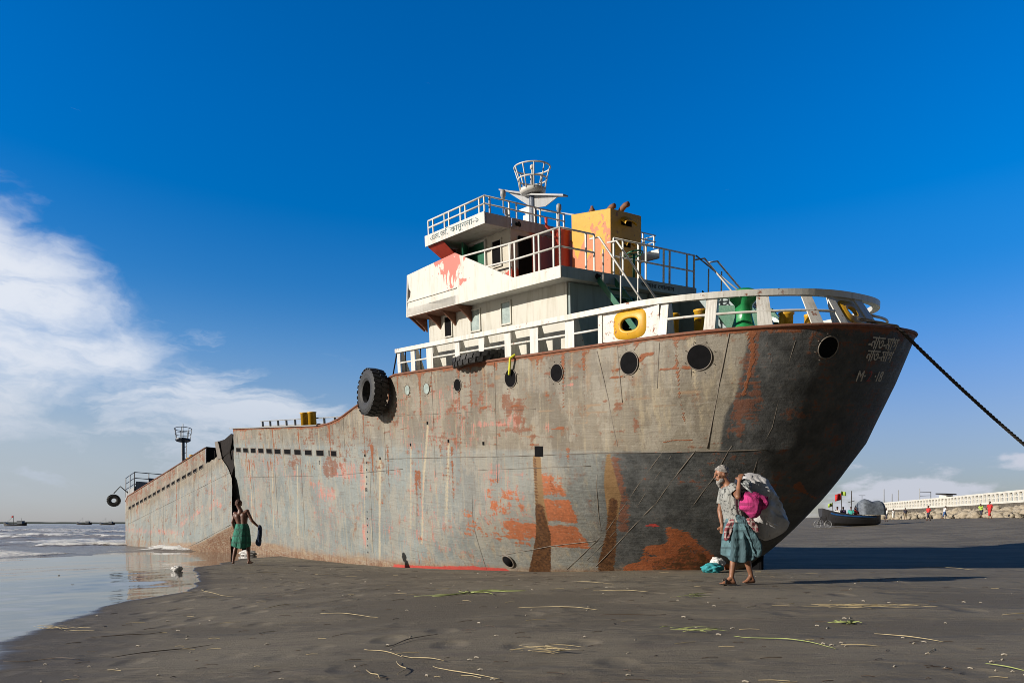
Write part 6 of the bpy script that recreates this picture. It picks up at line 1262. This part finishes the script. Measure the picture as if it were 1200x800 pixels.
# beached wooden boat
BX, BY = 29.9, 60.0; BZ = float(gz(BX, BY, False)); bt_ = empty('fishing_boat', (BX, BY, BZ), R(4), label='dark wooden boat with a blue stripe and grey canopy aground on the sand', cat='boat')
m = MB(); vs = []; n_ = 26
for i in range(n_ + 1):
    t = i / n_; x = -2.9 + 5.5 * t; wd = .85 * (math.sin(math.pi * min(1, .08 + t * .92)) ** .6) * (1 if t < .8 else 1 - .25 * (t - .8) / .2); sheer = .92 + .65 * (1 - t) ** 3 + .3 * max(0, t - .75); keel = .02 + .75 * max(0, 1 - t / .22) ** 2 + .25 * max(0, (t - .85) / .15) ** 2
    for (u, v) in ((1, 1), (.96, .62), (.75, .22), (.3, .03), (0, 0), (-.3, .03), (-.75, .22), (-.96, .62), (-1, 1)): vs.append((x, u * max(wd, .03), keel + (sheer - keel) * v))
m.add(vs, [(i * 9 + k, i * 9 + k + 1, (i + 1) * 9 + k + 1, (i + 1) * 9 + k) for i in range(n_) for k in range(8)] + [(i * 9 + 8, i * 9, (i + 1) * 9, (i + 1) * 9 + 8) for i in range(n_)] + [tuple(range(9)), tuple(range(n_ * 9, n_ * 9 + 9))])
M['boat_hull'] = painted('tarred_boat_hull', (.035, .035, .04), rust=.2, rustc=(.1, .06, .04)); M['boat_blue'] = plain('blue_boat_stripe', (.02, .10, .30), .5); M['canopy'] = plain('grey_tarpaulin', (.12, .14, .17), .7, .4, 4)
m.build('boat_hull', M['boat_hull'], bt_)
m = MB()
for sg in (-1, 1):
    P = [(vs[i * 9 + (1 if sg > 0 else 7)][0], sg * (abs(vs[i * 9 + 1][1]) + .03), vs[i * 9 + 1][2] + .22) for i in range(3, n_ - 2)]; m.tube(P, .07, 6)
m.build('blue_stripe', M['boat_blue'], bt_)
m = MB(); vs2 = []
for i in range(9):
    x = .6 + 2.0 * i / 8; rr2 = 1 + .12 * math.sin(i)
    for k in range(13): t = math.pi * k / 12; vs2.append((x + .3 * math.cos(t) * 0, .8 * math.cos(t), 1.0 + 1.35 * rr2 * (math.sin(t) ** .8) * (1 - .22 * abs(i / 4 - 1) ** 2)))
m.add(vs2, [(i * 13 + k, i * 13 + k + 1, (i + 1) * 13 + k + 1, (i + 1) * 13 + k) for i in range(8) for k in range(12)] + [tuple(range(13)), tuple(range(104, 117))]); m.build('canopy', M['canopy'], bt_, True)
m = MB(); m.tube([(-.1, 0, .9), (-.05, 0, 3.1)], .035, 6); m.tube([(-.35, 0, 2.1), (.25, 0, 2.25)], .025, 5); m.tube([(.9, 0, 2.1), (.9, 0, 2.7)], .02, 5); m.tube([(.6, 0, 2.7), (1.2, 0, 2.7)], .02, 5); m.build('boat_mast', M['rope'], bt_)
m = MB(); m.tube([(-.95, 0, .9), (-1.0, 0, 3.0)], .03, 6); m.tube([(-1.75, 0, 1.0), (-1.8, 0, 2.1)], .025, 6); m.build('flag_pole', M['rope'], bt_)
def flag(x, z, w2, h2, c):
    m = MB(); vs = [(x + w2 * i / 6, .08 * math.sin(i * 1.1), z + h2 * k - .12 * i / 6) for i in range(7) for k in (0, 1)]; m.add(vs, [(i * 2, i * 2 + 2, i * 2 + 3, i * 2 + 1) for i in range(6)]); o = m.build('flag', M[c], bt_, True); md = o.modifiers.new('thickness', 'SOLIDIFY'); md.thickness = .01
flag(-1.0, 2.3, -.55, .6, 'c_red'); flag(-1.0, 2.75, .45, .35, 'c_lime'); flag(-1.8, 1.75, -.4, .3, 'c_lime')
for i, (x, k, c1, lab) in enumerate([(-1.35, 'sit', 'c_whitec', 'person in white sitting at the bow of the beached boat'), (-.75, 'sit', 'c_purple', 'person in purple sitting in the beached boat'), (-.15, 'sit', 'c_tealc', 'person in teal sitting amidships in the beached boat'), (.35, 'sit', 'c_red', 'person in red sitting by the canopy of the beached boat')]):
    p = bt_.matrix_world @ Vector((0, 0, 0)); far_person(k, (BX + x, BY - .1 + .2 * (i % 2), BZ + .50), rr_.uniform(-1, 1), c1, 'c_darkc', lab, group='people sitting in the beached boat')
# bicycle by the stern
bk = empty('bicycle', (26.4, 58.0, float(gz(26.4, 58, False))), R(10), label='bicycle standing on the sand left of the beached boat', cat='bicycle')
for x in (-.5, .5):
    m = MB(); m.torus((x, 0, .34), (0, 1, 0), .32, .022, 24, 5)
    for k in range(8): t = k * math.pi / 8; m.tube([(x + .3 * math.cos(t), 0, .34 + .3 * math.sin(t)), (x - .3 * math.cos(t), 0, .34 - .3 * math.sin(t))], .005, 4)
    m.build('wheel', M['grey_steel'], bk)
m = MB()
for a, b in (((-.5, .34), (-.05, .34)), ((-.05, .34), (-.2, .85)), ((-.2, .8), (.35, .82)), ((.35, .82), (-.05, .34)), ((.5, .34), (.33, .98)), ((-.5, .34), (-.2, .8))): m.tube([(a[0], 0, a[1]), (b[0], 0, b[1])], .02, 6)
m.tube([(.33, -.25, 1.0), (.33, .25, 1.0)], .015, 6); m.build('frame', M['dark_steel'], bk); m = MB(); m.prism([(-.32, -.07, .88), (-.08, -.03, .88), (-.08, .03, .88), (-.32, .07, .88)], (0, 0, .05)); m.build('saddle', M['rubber'], bk)
# posts, sign frame and hut up on the promenade
def on_wall(s_, off): p, d, nn = wpt(s_); return (p + nn * off + Vector((0, 0, WZ)))
def on_px(px, s0=20):
    best = min((abs((600 + 800 * on_wall(s0 + k, 3).x / on_wall(s0 + k, 3).y) - px), s0 + k) for k in range(0, 110)); return on_wall(best[1], 3)
p = on_px(1083); f_ = empty('sign_frame', p, R(20), label='tall thin metal frame of two posts and crossbars on the promenade', cat='sign frame'); m = MB(); m.tube([(-1.1, 0, 0), (-1.1, 0, 3.0)], .05, 6); m.build('post', M['grey_steel'], f_); m = MB(); m.tube([(1.1, 0, 0), (1.1, 0, 2.6)], .05, 6); m.build('post', M['grey_steel'], f_); m = MB(); m.tube([(-1.1, 0, 2.5), (1.1, 0, 2.5)], .04, 5); m.tube([(-1.1, 0, 1.9), (1.1, 0, 2.0)], .03, 5); m.build('crossbar', M['grey_steel'], f_)
p = on_px(1110); f_ = empty('kiosk', p, R(10), label='small kiosk with a dark flat roof behind the balustrade', cat='kiosk'); m = MB(); m.box(-.5, .5, -.6, .6, 0, 1.75); m.build('walls', M['concrete'], f_); m = MB(); m.prism([(-.8, -.9, 1.75), (.8, -.9, 1.75), (.8, .9, 1.9), (-.8, .9, 1.9)], (0, 0, .15)); m.build('roof', M['dark_steel'], f_)
for i, (px, h, lab) in enumerate([(1037, 3.8, 'leftmost thin pole on the promenade, right above the boat canopy'), (1046, 2.8, 'short thin pole second from left beyond the end of the balustrade'), (1053, 3.3, 'thin pole third from left beyond the end of the balustrade')]):
    p = on_px(px, 60); m = MB(); m.tube([(0, 0, 0), (0, 0, h)], [.09, .06], 6); o = m.build('utility_pole', M['grey_steel']); o.location = p; tag(o, lab, 'pole')
# ------------------------------------------------------------------ far left: boats and the far shore
m = MB(); pts_b = []; n_ = 160
for i in range(n_ + 1): x = -2600 + 3600 * i / n_; h = 3 + 6 * float(fbm(i * .35, 2.2, 4)); pts_b.append((x, h))
vs = []
for x, h in pts_b: vs += [(x, 2500, SEA - 1), (x, 2500, SEA + h), (x, 2560, SEA + h), (x, 2560, SEA - 1)]
m.add(vs, [(i * 4 + k, i * 4 + (k + 1) % 4, (i + 1) * 4 + (k + 1) % 4, (i + 1) * 4 + k) for i in range(n_) for k in range(4)]); M['shore'] = plain('distant_shore', (.05, .07, .075), .9); tag(m.build('far_shore', M['shore']), kind='structure')
def seaboat(px, Y_, L, lab, house=True, fl=None):
    X_ = (px - 600) / 800 * Y_; e = empty('trawler', (X_, Y_, SEA - .2), 0, label=lab, cat='boat'); s = L / 10
    m = MB(); vs = []
    for i in range(15):
        t = i / 14; x = -5 + 10 * t; wd = 1.4 * math.sin(math.pi * min(1, .1 + .9 * t)) ** .5; z1 = 1.1 + .9 * (2 * t - 1) ** 4
        for (u, v) in ((1, 1), (.8, .3), (0, 0), (-.8, .3), (-1, 1)): vs.append((x * s, u * wd * s, (z1 * v) * s))
    m.add(vs, [(i * 5 + k, i * 5 + k + 1, (i + 1) * 5 + k + 1, (i + 1) * 5 + k) for i in range(14) for k in range(4)] + [(i * 5 + 4, i * 5, (i + 1) * 5, (i + 1) * 5 + 4) for i in range(14)] + [tuple(range(5)), tuple(range(70, 75))]); m.build('boat_hull', M['boat_hull'], e)
    if house: m = MB(); m.box(1.2 * s, 3.4 * s, -.9 * s, .9 * s, 1.0 * s, 2.4 * s); m.box(1.0 * s, 3.6 * s, -1 * s, 1 * s, 2.4 * s, 2.55 * s); m.build('cabin', M['canopy'], e)
    m = MB(); m.tube([(-1 * s, 0, 1 * s), (-1.1 * s, 0, 5.0 * s)], .09 * s, 5); m.tube([(2.5 * s, 0, 2.4 * s), (2.5 * s, 0, 3.8 * s)], .06 * s, 5); m.tube([(-1 * s, 0, 4.6 * s), (-4.5 * s, 0, 1.6 * s)], .04 * s, 4); m.build('boat_mast', M['boat_hull'], e)
    if fl: m = MB(); m.prism([(-1.1 * s, -.02, 5.0 * s), (-1.1 * s, -.02, 3.9 * s), (-2.4 * s, -.02, 4.4 * s)], (0, .04, 0)); m.build('flag', M[fl], e)
seaboat(18.5, 340, 11, 'dark fishing boat with a red flag on the sea at the far left', True, 'c_red'); seaboat(99, 700, 15, 'tiny dark boat on the horizon, left one of the two before the far shore', True); seaboat(126, 600, 13, 'tiny dark boat on the horizon next to the bow of the ship', True)
